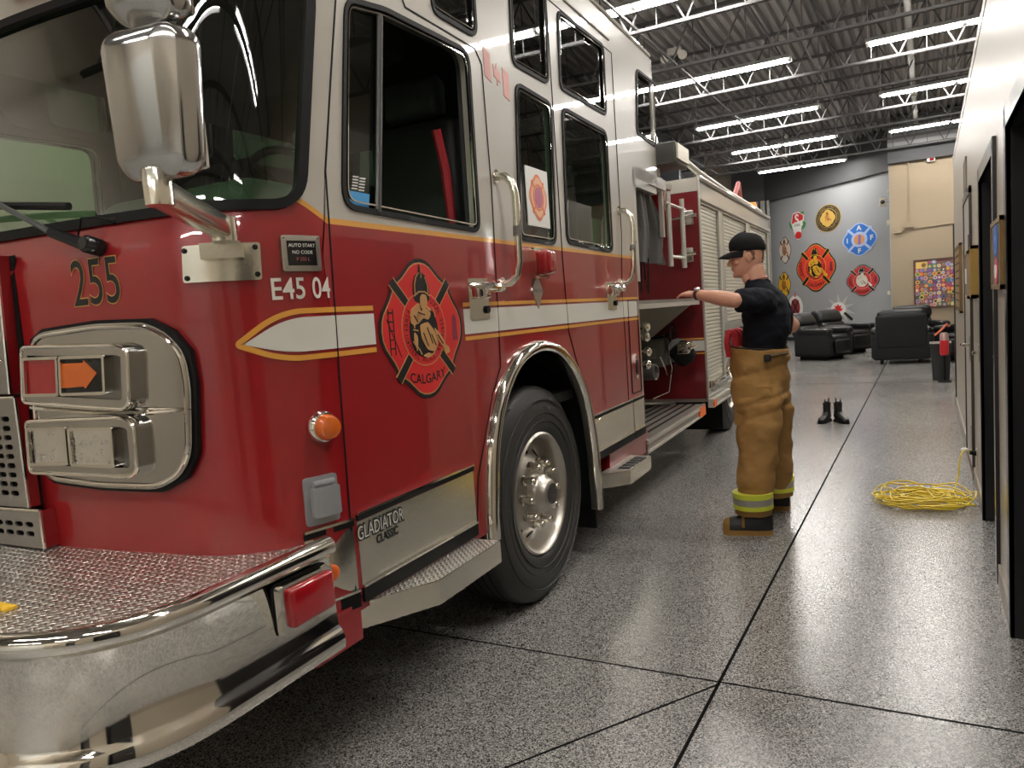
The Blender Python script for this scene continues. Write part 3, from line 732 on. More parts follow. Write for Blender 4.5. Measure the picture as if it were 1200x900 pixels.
def seat(x, y, face, belt):
    s_ = MB(); f = face
    s_.add(*rbox(x-.24, x+.24, y-.24, y+.24, 1.35, 1.50, .05))
    s_.add(*rbox(x-.24, x+.24, y+f*.17, y+f*.30, 1.48, 2.34, .05)); s_.add(*rbox(x-.15, x+.15, y+f*.18, y+f*.29, 2.35, 2.54, .04))
    s_.add(*rbox(x-.18, x+.18, y-.18, y+.18, 1.0, 1.36, .02)); s_.build('seat', BLACKSEAT, I)
    if belt:
        b2 = MB(); b2.tube([(x+.15, y+f*.12, 2.30), (x+.02, y+f*.10, 1.95), (x-.16, y+f*.02, 1.52)], .022, 6); b2.build('seat_belt', mat('red_belt', (.45, .02, .03), .6), I)
BLACKSEAT = mat('black_seat_vinyl', (.035, .035, .038), .5)
seat(-.42, -.38, 1, False); seat(-2.0, -.38, 1, False); seat(-.42, .95, 1, True); seat(-2.0, .95, 1, False)
m = MB(); m.add(*rbox(-1.72, -.74, -1.05, .55, 1.0, 1.62, .10, 4)); m.build('engine_cover', DARK, I)
# seat back with red belt just behind the open front window
m = MB(); m.tube([Vector((-.15, *S(*p, -.15))) for p in ((511, 152), (522, 200), (530, 262))], [.020]*3, 6); m.build('shoulder_belt', mat('red_webbing', (.40, .02, .03), .6), I)
m = MB(); m.box(-.55, -.12, .30, .34, 1.5, 2.5); m.box(-2.3, -1.9, .30, .34, 1.5, 2.5); m.build('partition', DARKER, I, False)
m = MB(); m.add(*rbox(-1.45, -1.15, -1.2, -1.0, 2.5, 2.75, .03)); m.add(*rbox(-1.4, -.4, -.9, -.2, 2.60, 2.78, .04)); m.build('overhead_console', DARKER, I)
m = MB(); m.box(-.060, -.058, 1.12, 1.6, 1.78, 1.98); m.build('white_cover', MATTEAL, I, False)
# poster in the side window
q = [S(615.5, 193), S(640.5, 206), S(645.5, 268), S(619, 262.5)]
x0, x1 = q[0][0], q[2][0]; z0, z1 = q[2][1], q[0][1]
pst = panel([(x0, z0), (x1, z0), (x1, z1), (x0, z1)], (), cab, -.002, -.007).build('window_poster', WHITE, TR, False)
fe = lambda x, y, o=0: cab((x0+x1)/2+x*(x1-x0)*.40, (z0+z1)/2+y*(z1-z0)*.40, -.0015+o)
PINK = mat('poster_orange', (.75, .20, .08), .5); PURP = mat('poster_purple', (.45, .12, .22), .5)
panel(maltese(1), (), fe, .001, 0).build('poster_emblem', PINK, pst, False)
panel(maltese(.86), (), fe, .002, 0).build('poster_emblem_field', mat('poster_peach', (.80, .45, .28), .5), pst, False)
m = MB()
for k in range(4):
    a = pi/4+k*pi/2; panel([(x*cos(a)-y*sin(a), x*sin(a)+y*cos(a)) for x, y in ((.5, -.05), (.95, -.05), (.95, .05), (.5, .05))], (), fe, .003, 0, mb=m)
panel(ell(0, 0, .58, .58), [ell(0, 0, .50, .50)], fe, .003, 0, mb=m); m.build('poster_emblem_lines', PINK, pst, False)
panel(ell(0, 0, .42, .46), (), fe, .003, 0).build('poster_emblem_centre', PURP, pst, False)
# ---- stripes
zs = [S(440, 360)[1], S(440, 366)[1], S(440, 406)[1], S(440, 411)[1]]
ZW0, ZW1 = 1.318, 1.468
zz = {k: [round(v, 3) for v in S(*k)] for k in ((650, 351), (650, 354), (650, 385), (650, 388), (420, 359), (420, 369), (420, 404), (420, 411), (730, 350), (730, 356), (730, 375), (730, 379))}
print('stripe', zz, [K((273, 405)), K((289, 402)), K((340, 362))])
ZG0, ZG1, ZW0, ZW1 = 1.340, 1.497, 1.368, 1.469
tip = K((273, 405))[0]; tip2 = K((289, 401))[0]; sh = K((318, 362))[0]
emL, emR = S(443, 385)[0]-.0, S(541, 380)[0]
def rib(pts, w_, mt, nm, o=.0022):
    mid = pts; n = len(pts); L_ = []; R_ = []
    for i in range(n):
        d = (Vector(pts[min(i+1, n-1)])-Vector(pts[max(i-1, 0)])).normalized(); q_ = Vector((-d.y, d.x))*w_/2; L_.append(tuple(Vector(pts[i])+q_)); R_.append(tuple(Vector(pts[i])-q_))
    return panel(L_+R_[::-1], (), cab, o, 0, grid=.07).build(nm, mt, TR, ang=60)
g0, g1 = ZG0+.01, ZG1-.01; gm = tip[1]
us = sh[0]
loop = rnd([(emL-.02, g1), (us+.02, g1), (tip[0]+.01, gm), (us+.02, g0), (emL-.02, g0)], [0, .12, .012, .12, 0], 8)
rib(loop, .016, GOLD, 'gold_stripe')
wpoly = rnd([(emL-.02, ZW1), (us+.035, ZW1), (tip2[0]-.01, gm), (us+.035, ZW0), (emL-.02, ZW0)], [0, .07, .01, .07, 0], 8)
panel(wpoly, (), cab, .0025, 0, grid=.07).build('white_stripe', STRIPEW, TR, ang=60)
for (ua, ub) in ((emR+.02, 1.49), (1.49, 1.765)):
    panel([(ua, ZW0), (ub, ZW0), (ub, ZW1), (ua, ZW1)], (), cab, .0025, 0).build('white_stripe', STRIPEW, TR, False)
    for z in (g0, g1): panel([(ua, z-.008), (ub, z-.008), (ub, z+.008), (ua, z+.008)], (), cab, .0025, 0).build('gold_stripe', GOLD, TR, False)
# door gaps drawn as slim dark seams over the stripes
for ol in (doorF, doorR):
    m = MB()
    for i in range(len(ol)):
        a, b = ol[i], ol[(i+1) % len(ol)]; v = Vector((b[0]-a[0], b[1]-a[1]))
        if v.length < 1e-4: continue
        q_ = Vector((-v.y, v.x)).normalized()*.0022; panel([(a[0]+q_.x, a[1]+q_.y), (b[0]+q_.x, b[1]+q_.y), (b[0]-q_.x, b[1]-q_.y), (a[0]-q_.x, a[1]-q_.y)], (), cab, .0032, -.002, mb=m)
    m.build('door_seam', BLACK, TR, False)
# rear low compartment door
cd_ = [S(735.5, 470), (S(735.5, 470)[0], .64), (1.745, .64), (1.745, 1.44), (1.545, 1.44), (1.545, .9)]
cd_ = [(1.545, .86), (1.745, .86), (1.745, 1.475), (1.545, 1.475)]
m = MB(); panel(inset(rnd(cd_, .02, 3), -.003), [inset(rnd(cd_, .02, 3), .003)], cab, .0045, 0, mb=m); d_ = m.build('compartment_door', BLACK, TR, False)
q_ = S(744.5, 430); m = MB(); m.add([], []); 
lt = panel(ell(q_[0], q_[1], .038, .085), (), cab, .014, 0).build('oval_latch', CHROME, TR); panel(ell(q_[0], q_[1], .022, .055), (), cab, .020, .013).build('latch_pull', BLACKG, lt)
# ---- lower polished panels with black edge mouldings
def lowpanel(u0, u1, zlo, zhi, seam=None):
    o_ = panel([(u0, zlo), (u1, zlo), (u1, zhi), (u0, zhi)], (), cab, .004, 0, grid=.1).build('polished_sill_panel', POLISH, TR, ang=60)
    for z, zd in ((zlo-.022, .03), (zhi+.004, 0)):
        panel([(u0, z-zd), (u1, z-zd), (u1, z+.018), (u0, z+.018)], (), cab, .010, 0, grid=.1).build('black_moulding', BLACK, o_)
        panel([(u0, z+.018), (u1, z+.018), (u1, z+.026), (u0, z+.026)], (), cab, .013, 0, grid=.1).build('bright_moulding', CHROME, o_)
    return o_
for zq in ((415, 612), (557, 550), (422, 695), (557, 612), (750, 465), (752, 500), (697, 545)): print('low', zq, S(*zq))
lowpanel(-1.325, -.585, .605, .815); lowpanel(U0-.18, -1.345, .60, .805)
lowpanel(.80, 1.53, .615, .805); lowpanel(1.545, 1.765, .615, .805)
# badges and plates
def P(px, py, g=(-1.3, 1.3)):
    c0 = inv(cab, px, py, g); return lambda x, y, o=0: cab(c0[0]+x, c0[1]+y, o)
f = P(445.5, 617.5); u_, z_ = S(443.5, 618)
m = MB(); panel([(-.135, -.030), (.135, -.030), (.135, .035), (-.135, .035)], (), lambda x, y, o: f(x+y*.3, y, o), .007, .003, mb=m); m.add([], [])
bd = text('GLADIATOR', .068, lambda x, y, o: f(x*.66, y+.010, o), .0055, 'model_lettering', LETTER, TR, bold=.004)
text('GLADIATOR', .062, lambda x, y, o: f(x*.72, y+.010, o), .0064, 'bright_lettering', mat('bright_letter', (.75, .74, .7), .3, .4), bd, bold=.0)
text('CLASSIC', .040, lambda x, y, o: f(x*.80+.03, y-.036, o), .0060, 'small_lettering', LETTER, bd, bold=.001)
f = P(629, 341, (.3, 1.6)); dm = panel([(-.062, 0), (0, -.085), (.062, 0), (0, .085)], (), f, .006, 0).build('diamond_badge', BRUSH, TR, False)
text('SPARTAN', .026, f, .0068, 'badge_lettering', mat('grey_letter', (.12, .12, .12), .4), dm)
# 255 and E45 04
f = P(113, 333, (-2.2, 1.6))
for s_, o_, mt, bo in (('255', .002, LETGOLD, .0035), ('255', .003, LETTER, .0005)):
    text(s_, .168, lambda x, y, o: f(x*.80, y*1.15, o), o_, 'unit_number', mt, TR, bold=bo)
f = P(355.5, 339, (-1.5, 1.55)); 
tx = text('E45 04', .088, lambda x, y, o: f(x*.82, y, o), .002, 'unit_name', mat('white_vinyl', (.75, .72, .66), .4), TR, bold=.001)
# framed plate above it
f = P(352.5, 297, (-1.5, 1.65)); pl = panel(rnd([(-.062, -.052), (.062, -.052), (.062, .052), (-.062, .052)], .006, 2), (), f, .010, 0, grid=.04).build('framed_plate', BRUSH, TR, ang=60)
panel([(-.046, -.036), (.046, -.036), (.046, .036), (-.046, .036)], (), f, .0112, .009, grid=.04).build('plate_face', BLACKG, pl)
for k, t_ in enumerate(('AUTO START', 'NO CODE', 'P 255 L')): text(t_, .014, lambda x, y, o: f(x, y+.022-k*.020, o), .0122, 'plate_lettering', mat('plate_red', (.4, .1, .1), .5) if k == 2 else WHITE, pl)
for sx in (-1, 1):
    for sy in (-1, 1): m = MB(); m.sphere(f(sx*.054, sy*.044, .011), .004, 8); m.build('screw', CHROME, pl)
# faded flag decal
f = P(582, 88, (-.2, 2.4)); fl_ = sub('flag_decal', 'faded red and white maple leaf flag decal')
FR = mat('faded_red', (.60, .30, .27), .5)
for x0_ in (-.115, .055): panel([(x0_, -.06), (x0_+.06, -.06), (x0_+.06, .06), (x0_, .06)], (), lambda x, y, o: f(x, y-x*.25, o), .002, 0).build('flag_bar', FR, fl_, False)
panel([(0, .05), (.012, .02), (.035, .03), (.028, -.005), (.03, -.02), (.004, -.02), (.003, -.045), (-.003, -.045), (-.004, -.02), (-.03, -.02), (-.028, -.005), (-.035, .03), (-.012, .02)], (), lambda x, y, o: f(x, y-x*.25, o), .002, 0).build('maple_leaf', FR, fl_, False)
# big shield on the front door
eL, eR, eT, eB = S(443, 385)[0], S(541, 380)[0], S(490, 303)[1], S(497, 468)[1]
ec = ((eL+eR)/2, (eT+eB)/2); ea, eb = (eR-eL)/2, (eT-eB)/2
SH = sub('door_shield', 'red and black firefighters shield decal reading CALGARY')
shield(lambda x, y, o=0: cab(ec[0]+x*ea, ec[1]+y*eb, .0015+o), SH, .0012)
# ---- chrome wheel arch lips and well liner
def archring(fn, par_name):
    path = [p for p in arch]; 
    pts = [fn(p[0], p[1], .006) for p in path]
    m = MB(); rings = []
    P2 = path; n = len(P2)
    for i in range(n):
        d = (Vector(P2[min(i+1, n-1)])-Vector(P2[max(i-1, 0)])).normalized(); nn = Vector((d.y, -d.x))  # towards the wheel
        c = Vector(P2[i]); 
        if (c+nn*.1-Vector((.15, .4))).length > (c-Vector((.15, .4))).length: nn = -nn
        prof = [(-.006, 0), (-.004, .022), (.008, .040), (.028, .046), (.045, .040), (.052, .020), (.050, -.02), (.046, -.02), (.040, .018), (.024, .034), (.008, .030), (.002, 0)]
        rings.append([fn(c.x+nn.x*a, c.y+nn.y*a, b) for a, b in prof])
    m.loft(rings); return m.build('wheel_arch_trim', CHROME, TR, ang=60)
for fn in (cab, mir(cab)):
    archring(fn, '')
    m = MB(); rings = [[fn(p[0], p[1], -.02), fn(p[0], p[1], -.62), fn(p[0]+.0, p[1]+.02, -.62), fn(p[0], p[1]+.02, -.02)] for p in arch]; m.loft(rings)
    w_ = [fn(-.52, .3, -.60), fn(.82, .3, -.60), fn(.82, 1.32, -.60), fn(-.52, 1.32, -.60)]; m.add(w_, [(0, 1, 2, 3)]); m.build('wheel_well', BLACK, TR, False)
    m = MB(); a = fn(.78, .12, -.02); m.box(min(a.x, a.x-.0)-.0, 0, 0, 0, 0, 0) if False else None
    P8 = [fn(x, z, o) for x in (.80, .815) for z in (.17, .62) for o in (-.02, -.42)]; m.add(P8, [(0, 1, 3, 2), (4, 6, 7, 5), (0, 4, 5, 1), (2, 3, 7, 6), (0, 2, 6, 4), (1, 5, 7, 3)]); m.build('mud_flap', BLACK, TR, False)
# ---- wheels
TYRE = mat('tyre_rubber', (.030, .029, .027), .55, bump=(30, .15))
ALU = mat('wheel_aluminium', (.52, .49, .44), .36, 1)
def wheel(x, y, sg, name='front_wheel'):
    """sg=+1: outer face towards +x"""
    R = .54; c = Vector((x, y, R)); h = sub(name); ax_ = (sg, 0, 0)
    m = MB(); prof = [(.300, -.03), (.315, -.008), (.35, .0), (.42, .006), (.475, -.004), (.505, -.022), (.530, -.035), (.538, -.06), (.540, -.13), (.540, -.19), (.538, -.26), (.52, -.29), (.45, -.31), (.32, -.30), (.30, -.28)]
    m.lathe(prof, c, ax_, 72, caps=False); m.add([], [])
    t = m.build('tyre', TYRE, h, ang=50)
    m = MB()
    for o_ in (-.085, -.125, -.165, -.205, -.245):    # tread grooves as thin dark rings
        m.lathe([(.5405, o_-.004), (.5412, o_), (.5405, o_+.004)], c, ax_, 72, caps=False)
    m.build('tread_groove', BLACK, t)
    m = MB()
    for r_ in (.36, .40, .465): m.lathe([(r_, .0015), (r_+.002, .0075), (r_+.004, .0015)], c, ax_, 64, caps=False)
    m.build('sidewall_ring', TYRE, t)
    m = MB(); m.lathe([(.302, -.035), (.306, -.012), (.296, -.004), (.285, -.012), (.276, -.05), (.270, -.11), (.262, -.125), (.235, -.118), (.20, -.085), (.165, -.055), (.150, -.050), (.001, -.050)], c, ax_, 64, caps=False)
    rim = m.build('rim', ALU, h, ang=60)
    a_ = Vector((0, 1, 0)); b_ = Vector((0, 0, 1)); X = Vector((sg, 0, 0))
    m = MB()
    for k in range(10):
        t_ = 2*pi*(k+.5)/10; p = c+(a_*cos(t_)+b_*sin(t_))*.216+X*-.097; nrm = (X*.75+(a_*cos(t_)+b_*sin(t_))*.62).normalized()
        m.lathe([(.025, -.010), (.025, .001)], p, nrm, 16)
    m.build('hand_hole', BLACK, rim)
    for k in range(10):
        t_ = 2*pi*k/10; p = c+(a_*cos(t_)+b_*sin(t_))*.150+X*-.052
        m = MB(); m.lathe([(.026, 0), (.026, .012), (.020, .014), (.020, .055), (.015, .064), (.001, .066)], p, X, 14); m.build('nut_cover', CHROME, rim)
    m = MB(); m.lathe([(.098, -.052), (.098, -.02), (.090, .0), (.078, .006), (.072, .028), (.062, .040), (.001, .044)], c, ax_, 40); hb = m.build('hub_cap', ALU, rim, ang=50)
    m = MB(); m.lathe([(.052, .040), (.052, .0455), (.030, .047), (.001, .047)], c, ax_, 30); m.build('hub_centre', mat('dark_hub', (.05, .05, .05), .4, .5) if not bpy.data.materials.get('dark_hub') else bpy.data.materials['dark_hub'], rim)
    return h
wheel(-.03, .15, 1); wheel(-2.41, .15, -1)
wheel(-.06, 5.25, 1, 'rear_wheel'); wheel(-2.38, 5.25, -1, 'rear_wheel')
m = MB(); m.tube([(-2.2, .15, .54), (-.3, .15, .54)], .07, 12); m.tube([(-2.1, 5.25, .54), (-.4, 5.25, .54)], .12, 12)
for x in (-.80, -1.64): m.box(x-.05, x+.05, -1.6, 8.0, .58, .85)
m.box(-1.75, -.7, -1.4, 1.6, .60, .95); m.box(-1.9, -.5, 2.0, 3.3, .35, .8); m.build('chassis', BLACK, TR, False)
# ---- steps
def step(u0, u1, z, out, bev, nm='cab_step'):
    m = MB(); pl_ = [(-.02, u0), (out, u0+bev), (out, u1), (-.02, u1)]
    m.add([(x, y, z-.085) for x, y in pl_]+[(x, y, z) for x, y in pl_], [(3, 2, 1, 0), (0, 1, 5, 4), (1, 2, 6, 5), (2, 3, 7, 6), (3, 0, 4, 7)]); s_ = m.build(nm, POLISH, TR, False)
    m = MB(); m.add([(x*.98, y, z+.001) for x, y in pl_], [(0, 1, 2, 3)]); m.build('tread_plate', DIAM, s_, False); return s_
st1 = step(-1.33, -.62, .545, .125, .26); st2 = step(.86, 1.45, .47, .13, .16)
m = MB()
for k in range(5): m.box(.045, .12, 1.04+k*.075, 1.09+k*.075, .471, .474)
m.build('step_slots', BLACK, st2, False)
for vb in ((-.08, -.005, 1.05, 1.85, .42, .585), (-.10, -.0, -1.56, -1.34, .44, .56)): MB().box(*vb).build('red_valance', RED, TR, False)
# ---- marker lamps, receptacle
def disc_lamp(px, py, r, dome, nm, mt, g, base=True, o=.0):
    f = P(px, py, g); h = sub(nm)
    if base:
        m = MB(); c_ = f(0, 0, 0); n_ = (f(0, 0, .1)-c_).normalized(); m.lathe([(r*1.25, 0), (r*1.25, .012), (r*1.1, .022), (r*.95, .024)], c_, n_, 24); m.build('lamp_base', CHROME, h)
    m = MB(); c_ = f(0, 0, o); n_ = (f(0, 0, .1)-c_).normalized(); m.lathe([(r, 0), (r, dome*.5), (r*.8, dome*.85), (r*.4, dome), (.001, dome*1.02)], c_, n_, 24); m.build('lens', mt, h)
disc_lamp(377, 500, .040, .045, 'turn_marker', AMBER, (-1.4, 1.14), o=.015)
disc_lamp(387.5, 671, .026, .012, 'side_reflector', ORANGE, (-1.45, .72), base=False, o=.004)
f = P(376.5, 586, (-1.45, .93)); rc = sub('shore_power_inlet', 'grey hinged shore power inlet')
GREYP = mat('grey_inlet', (.32, .33, .34), .35, .3)
m = MB(); panel(rnd([(-.055, -.070), (.055, -.070), (.055, .075), (-.055, .075)], .01, 2), (), f, .010, 0, grid=.04, mb=m); m.build('inlet_plate', GREYP, rc)
m = MB(); panel(rnd([(-.038, -.045), (.045, -.045), (.045, .045), (-.038, .045)], .008, 2), (), f, .034, .010, grid=.04, mb=m); m.tube([f(-.03, .055, .02), f(.035, .055, .02)], .010, 8); m.build('inlet_lid', GREYP, rc)
# red warning light on the side
f = P(627.5, 309, (.2, 1.7)); wl = sub('side_warning_light', 'red side warning light in a chrome bezel')
m = MB(); panel(rnd([(-.075, -.072), (.075, -.072), (.075, .072), (-.075, .072)], .012, 3), (), f, .035, 0, mb=m); m.build('bezel', CHROME, wl)
m = MB(); c_ = f(0, 0, .035); m.add(*rbox(c_.x-.01, c_.x+.055, c_.y-.05, c_.y+.06, c_.z-.058, c_.z+.062, .022, 4)); m.build('lens', REDLENS, wl)
# door handles and latch plates
def handle(px, py, nm='door_handle'):
    f = P(px, py, (-.3, 1.55)); h = sub(nm)
    m = MB(); panel(rnd([(-.085, -.115), (.080, -.115), (.080, .055), (-.085, .055)], .01, 2), (), f, .006, 0, mb=m); m.build('latch_plate', POLISH, h)
    m = MB(); m.add(*rbox(.0, .05, f(0, 0).y-.075, f(0, 0).y+.03, f(0, 0).z-.030, f(0, 0).z+.035, .010)); m.tube([f(-.16, .025, .05), f(-.02, .020, .055), f(.09, .018, .05)], [.006, .016, .016], 8)
    m.lathe([(.022, 0), (.022, .06)], f(.095, .016, 0), (1, 0, 0), 14); m.build('grip', CHROME, h)
    m = MB(); m.lathe([(.016, 0), (.016, .012)], f(.055, -.075, .004), (1, 0, 0), 16); m.build('lock', BLACK, h)
handle(560, 342); handle(716, 341)
# grab rails
def grab(pa, pb, pm, g):
    a = inv(cab, *pa, g); b = inv(cab, *pb, g); m = MB(); z1_, z0_ = a[1], b[1]; u_ = (a[0]+b[0])/2
    pts = [(0, a[0], z1_), (.045, a[0]+.004, z1_-.004), (.075, a[0]+.008, z1_-.035), (.088, a[0]+.01, z1_-.09)]
    e = [(.088, b[0]+.01, z0_+.09), (.075, b[0]+.008, z0_+.035), (.045, b[0]+.004, z0_+.004), (0, b[0], z0_)]
    m.tube([Vector(p) for p in pts+e], .0175, 12); r_ = m.build('grab_rail', POLISH, TR)
    for q in (a, b): m = MB(); m.lathe([(.030, 0), (.030, .008)], (0, q[0], q[1]), (1, 0, 0), 16); m.build('rail_flange', CHROME, r_)
    pts2 = [p for p in pts[3:]+e[:1]]
    m = MB(); m.tube([Vector((.088, a[0]+.01, z1_-.2)), Vector((.088, b[0]+.01, z0_+.2))], .0185, 12); m.build('rubber_grip', mat('grey_grip', (.14, .13, .12), .5) if not bpy.data.materials.get('grey_grip') else bpy.data.materials['grey_grip'], r_)
grab((580, 207), (588, 333), None, (-.2, 1.8)); grab((724, 247), (727, 332), None, (1.4, 1.8))
# ---- headlight cluster
bz = K((46, 400), (58, 389), (120, 379), (180, 377), (206, 390), (224, 412), (231, 450), (233, 530), (222, 556), (196, 571), (130, 569), (72, 561), (57, 548), (50, 480), g=(-2.2, 1.4))
HL = sub('headlight_cluster', 'chrome headlight cluster wrapped round the cab corner')
panel(inset(bz, -.010), [inset(bz, .01)], cab, .022, 0, grid=.05).build('cluster_gasket', BLACK, HL, ang=60)
bz = rnd(bz, .035, 3)
panel(bz, (), cab, .030, 0, grid=.04).build('bezel', CLUSTER, HL, ang=60)
# a horizontal rib and a raised lip
e_ = K((48, 476), (120, 482), (180, 483), (231, 478), g=(-2.2, 1.25)); m = MB(); m.tube([cab(u, z, .031) for u, z in dens(e_, .04)[:-6]], .006, 8)
lip = dens(inset(bz, .012), .04); m.tube([cab(u, z, .031) for u, z in lip], .007, 8, closed=True); m.build('bezel_lip', CHROME, HL)
def lampframe(pts, nm):
    q = rnd(K(*pts, g=(-2.2, 1.3)), .025, 4)
    fr = panel(q, [inset(q, .030)], cab, .062, .028, grid=.05).build(nm, CLUSTER, HL, ang=50)
    m = MB(); m.tube([cab(u, z, .062) for u, z in dens(inset(q, .004), .05)], .006, 8, closed=True); m.build('frame_lip', CHROME, HL)
    panel(inset(q, .030), (), cab, .036, .03, grid=.05).build('frame_back', mat('satin_chrome', (.35, .35, .34), .3, 1) if not bpy.data.materials.get('satin_chrome') else bpy.data.materials['satin_chrome'], HL)
lampframe([(48, 404), (160, 402), (173, 408), (175, 470), (168, 478), (50, 470)], 'upper_lamp_frame')
lampframe([(53, 489), (165, 484), (180, 492), (184, 547), (176, 555), (58, 550)], 'lower_lamp_frame')
def lamp(pts, nm, mt, back=None, rr=.012):
    q = rnd(K(*pts, g=(-2.2, 1.3)), rr, 3)
    panel(q, [inset(q, .009)], cab, .070, .036, grid=.05).build('lamp_bezel', CHROME, HL, ang=50)
    m_ = panel(inset(q, .008), (), cab, .062, .040, grid=.04)
    return m_.build(nm, mt, HL, ang=60)
lamp([(52, 417), (93, 415.5), (95, 461), (54, 462)], 'red_lamp', REDLENS)
lamp([(94, 415.5), (147, 413.5), (149, 459), (96, 461)], 'turn_lamp', BLACKG)
ar = K((97, 424), (122, 423), (121, 419.5), (137, 435), (124, 453), (123, 450), (98, 452), g=(-2.1, 1.38))
panel(rnd(ar, .004, 2), (), cab, .065, .061, grid=.05).build('amber_arrow', AMBER, HL)
for pts in ([(56, 497), (102, 496), (106, 540), (60, 541)], [(104, 497), (156, 496), (159, 543), (108, 541)]):
    lamp(pts, 'headlight', CLEAR)
    continue
    c_ = (sum(p[0] for p in q)/4, sum(p[1] for p in q)/4); m = MB(); m.lathe([(.034, 0), (.030, .006), (.001, .012)], cab(c_[0], c_[1], .062), (cab(c_[0], c_[1], .1)-cab(c_[0], c_[1], 0)), 20); m.build('bulb_shield', CLEAR, HL)
# ---- grille
gr_u1, gr_l1 = K((24, 380), g=(-2.5, 1.5))[0], K((40, 520), g=(-2.4, 1.2))[0]
zt_, zm_, zb_ = K((10, 301), g=(-2.5, 1.7))[0][1], K((20, 462), g=(-2.5, 1.3))[0][1], K((30, 591), g=(-2.4, 1.0))[0][1]
zbb = .80
print('grille', gr_u1, gr_l1, zt_, zm_, zb_)
GR = sub('grille', 'slotted bright metal grille'); uR = gr_u1[0]+.005
GM = mat('grille_metal', (.42, .41, .39), .3, .9)
def slots(u0, u1, z0, z1, cw, rh):
    H_ = []; nx = int((u1-u0)/cw); nz = int((z1-z0)/rh)
    for i in range(nx):
        for j in range(nz):
            a = u1-(i+1)*cw+cw*.12; b = a+cw*.76; c_ = z0+j*rh+rh*.22; d = c_+rh*.56; r_ = rh*.2
            H_.append([(a+r_, c_), (b-r_, c_), (b, c_+r_), (b, d-r_), (b-r_, d), (a+r_, d), (a, d-r_), (a, c_+r_)])
    return H_
for (z0, z1, ur, ul) in ((zm_+.006, zt_, uR-.02, UC), (zb_+.006, zm_-.006, uR+.0, UC), (zbb+.002, zb_-.002, uR+.05, UC)):
    for sd in (cab, mir(cab)):
        panel([(ul, z0), (ur, z0), (ur, z1), (ul, z1)], slots(ul+.01, ur-.035, z0+.03, z1-.03, .052, .030), sd, .050, .044).build('grille_panel', GM, GR, ang=50)
        m = MB(); m.tube([sd(ur, z0, .05), sd(ur, z1, .05)], .005, 6); m.tube([sd(ur, z1, .05), sd((ur+ul)/2, z1, .05), sd(ul, z1, .05)], .005, 6); m.build('grille_edge', CHROME, GR)
        m = MB(); P8 = [sd(ur-.002, z, o) for z in (z0, z1) for o in (.0, .05)]; m.add(P8, [(0, 1, 3, 2)]); m.build('grille_return', RED, GR, False)
    panel([(UC, z0), (uR, z0), (uR, z1), (UC, z1)], (), cab, .012, .004).build('grille_backing', BLACK, GR)
for px, py in ((11, 305), (10, 370), (20, 422)):
    q = K((px, py), g=(-2.5, 1.5))[0]; m = MB(); m.lathe([(.010, 0), (.008, .012), (.001, .014)], cab(q[0], q[1], .05), (0, -1, 0), 10); m.build('grille_bolt', CHROME, GR)
q = K((8, 431), g=(-2.5, 1.4))[0]; m = MB()
for k in range(3): m.tube([cab(q[0]-.03+.02*sin(t), q[1]+.012*cos(t)+.004*k, .055+.004*k) for t in [x*.5 for x in range(13)]], .004, 6)
m.build('gold_chain', mat('brass', (.6, .38, .1), .3, 1), GR)
# ---- bumper
bp = [(.035, -1.50), (.035, -1.62), (.035, -1.88), (.030, -2.0), (.005, -2.10), (-.045, -2.18), (-.12, -2.24), (-.22, -2.28), (-.40, -2.31), (-.75, -2.335), (-1.22, -2.345)]
def catm(P_, k=4):
    out = []
    for i in range(len(P_)-1):
        p0 = Vector(P_[max(i-1, 0)]); p1 = Vector(P_[i]); p2 = Vector(P_[i+1]); p3 = Vector(P_[min(i+2, len(P_)-1)])
        for j in range(k):
            t = j/k; q = .5*((2*p1)+(-p0+p2)*t+(2*p0-5*p1+4*p2-p3)*t*t+(-p0+3*p1-3*p2+p3)*t**3); out.append(tuple(q))
    return out+[tuple(P_[-1])]
half = catm(bp); full = half+[(-2.44-x, y) for x, y in reversed(half)][1:]
def bsweep(prof, cap=True):
    rings = []; n = len(full)
    for i, (x, y) in enumerate(full):
        d = (Vector(full[min(i+1, n-1)])-Vector(full[max(i-1, 0)])).normalized(); nn = Vector((-d.y, d.x))
        if nn.dot(Vector((x+1.22, y+1.2))) < 0: nn = -nn
        rings.append([(x+nn.x*a, y+nn.y*a, z) for a, z in prof])
    return MB().loft(rings, cap)
BPR = sub('front_bumper', 'wide polished bumper with tread plate deck')
ZT = .825
prof = [(-.012, ZT-.002), (0, ZT), (.016, ZT-.004), (.027, ZT-.016), (.030, ZT-.030), (.024, ZT-.046), (.010, ZT-.055), (.002, ZT-.060), (-.002, ZT-.064), (.012, .562), (.014, .556), (.024, .544), (.032, .528), (.034, .507), (.030, .490), (.010, .482), (-.012, .480), (-.012, .50), (-.008, .54), (-.008, ZT-.06)]
bsweep(prof).build('bumper_face', CHROME, BPR, ang=50)
dk = [(x, y) for x, y in full]; dk = inset(dk, .002)
panel(dk+[], (), lambda x, y, o: Vector((x, y, ZT-.030+o)), 0, -.004).build('tread_deck', DIAM, BPR, False)
for i in (6, 11, 16, 21, 26, 31):
    if i < len(full):
        x, y = full[i]; c_ = Vector((x, y))+(Vector((-1.22, -1.6))-Vector((x, y))).normalized()*.02; m = MB(); m.lathe([(.010, 0), (.009, .004), (.001, .007)], (c_.x, c_.y, ZT-.030), (0, 0, 1), 12); m.build('rivet', CHROME, BPR)
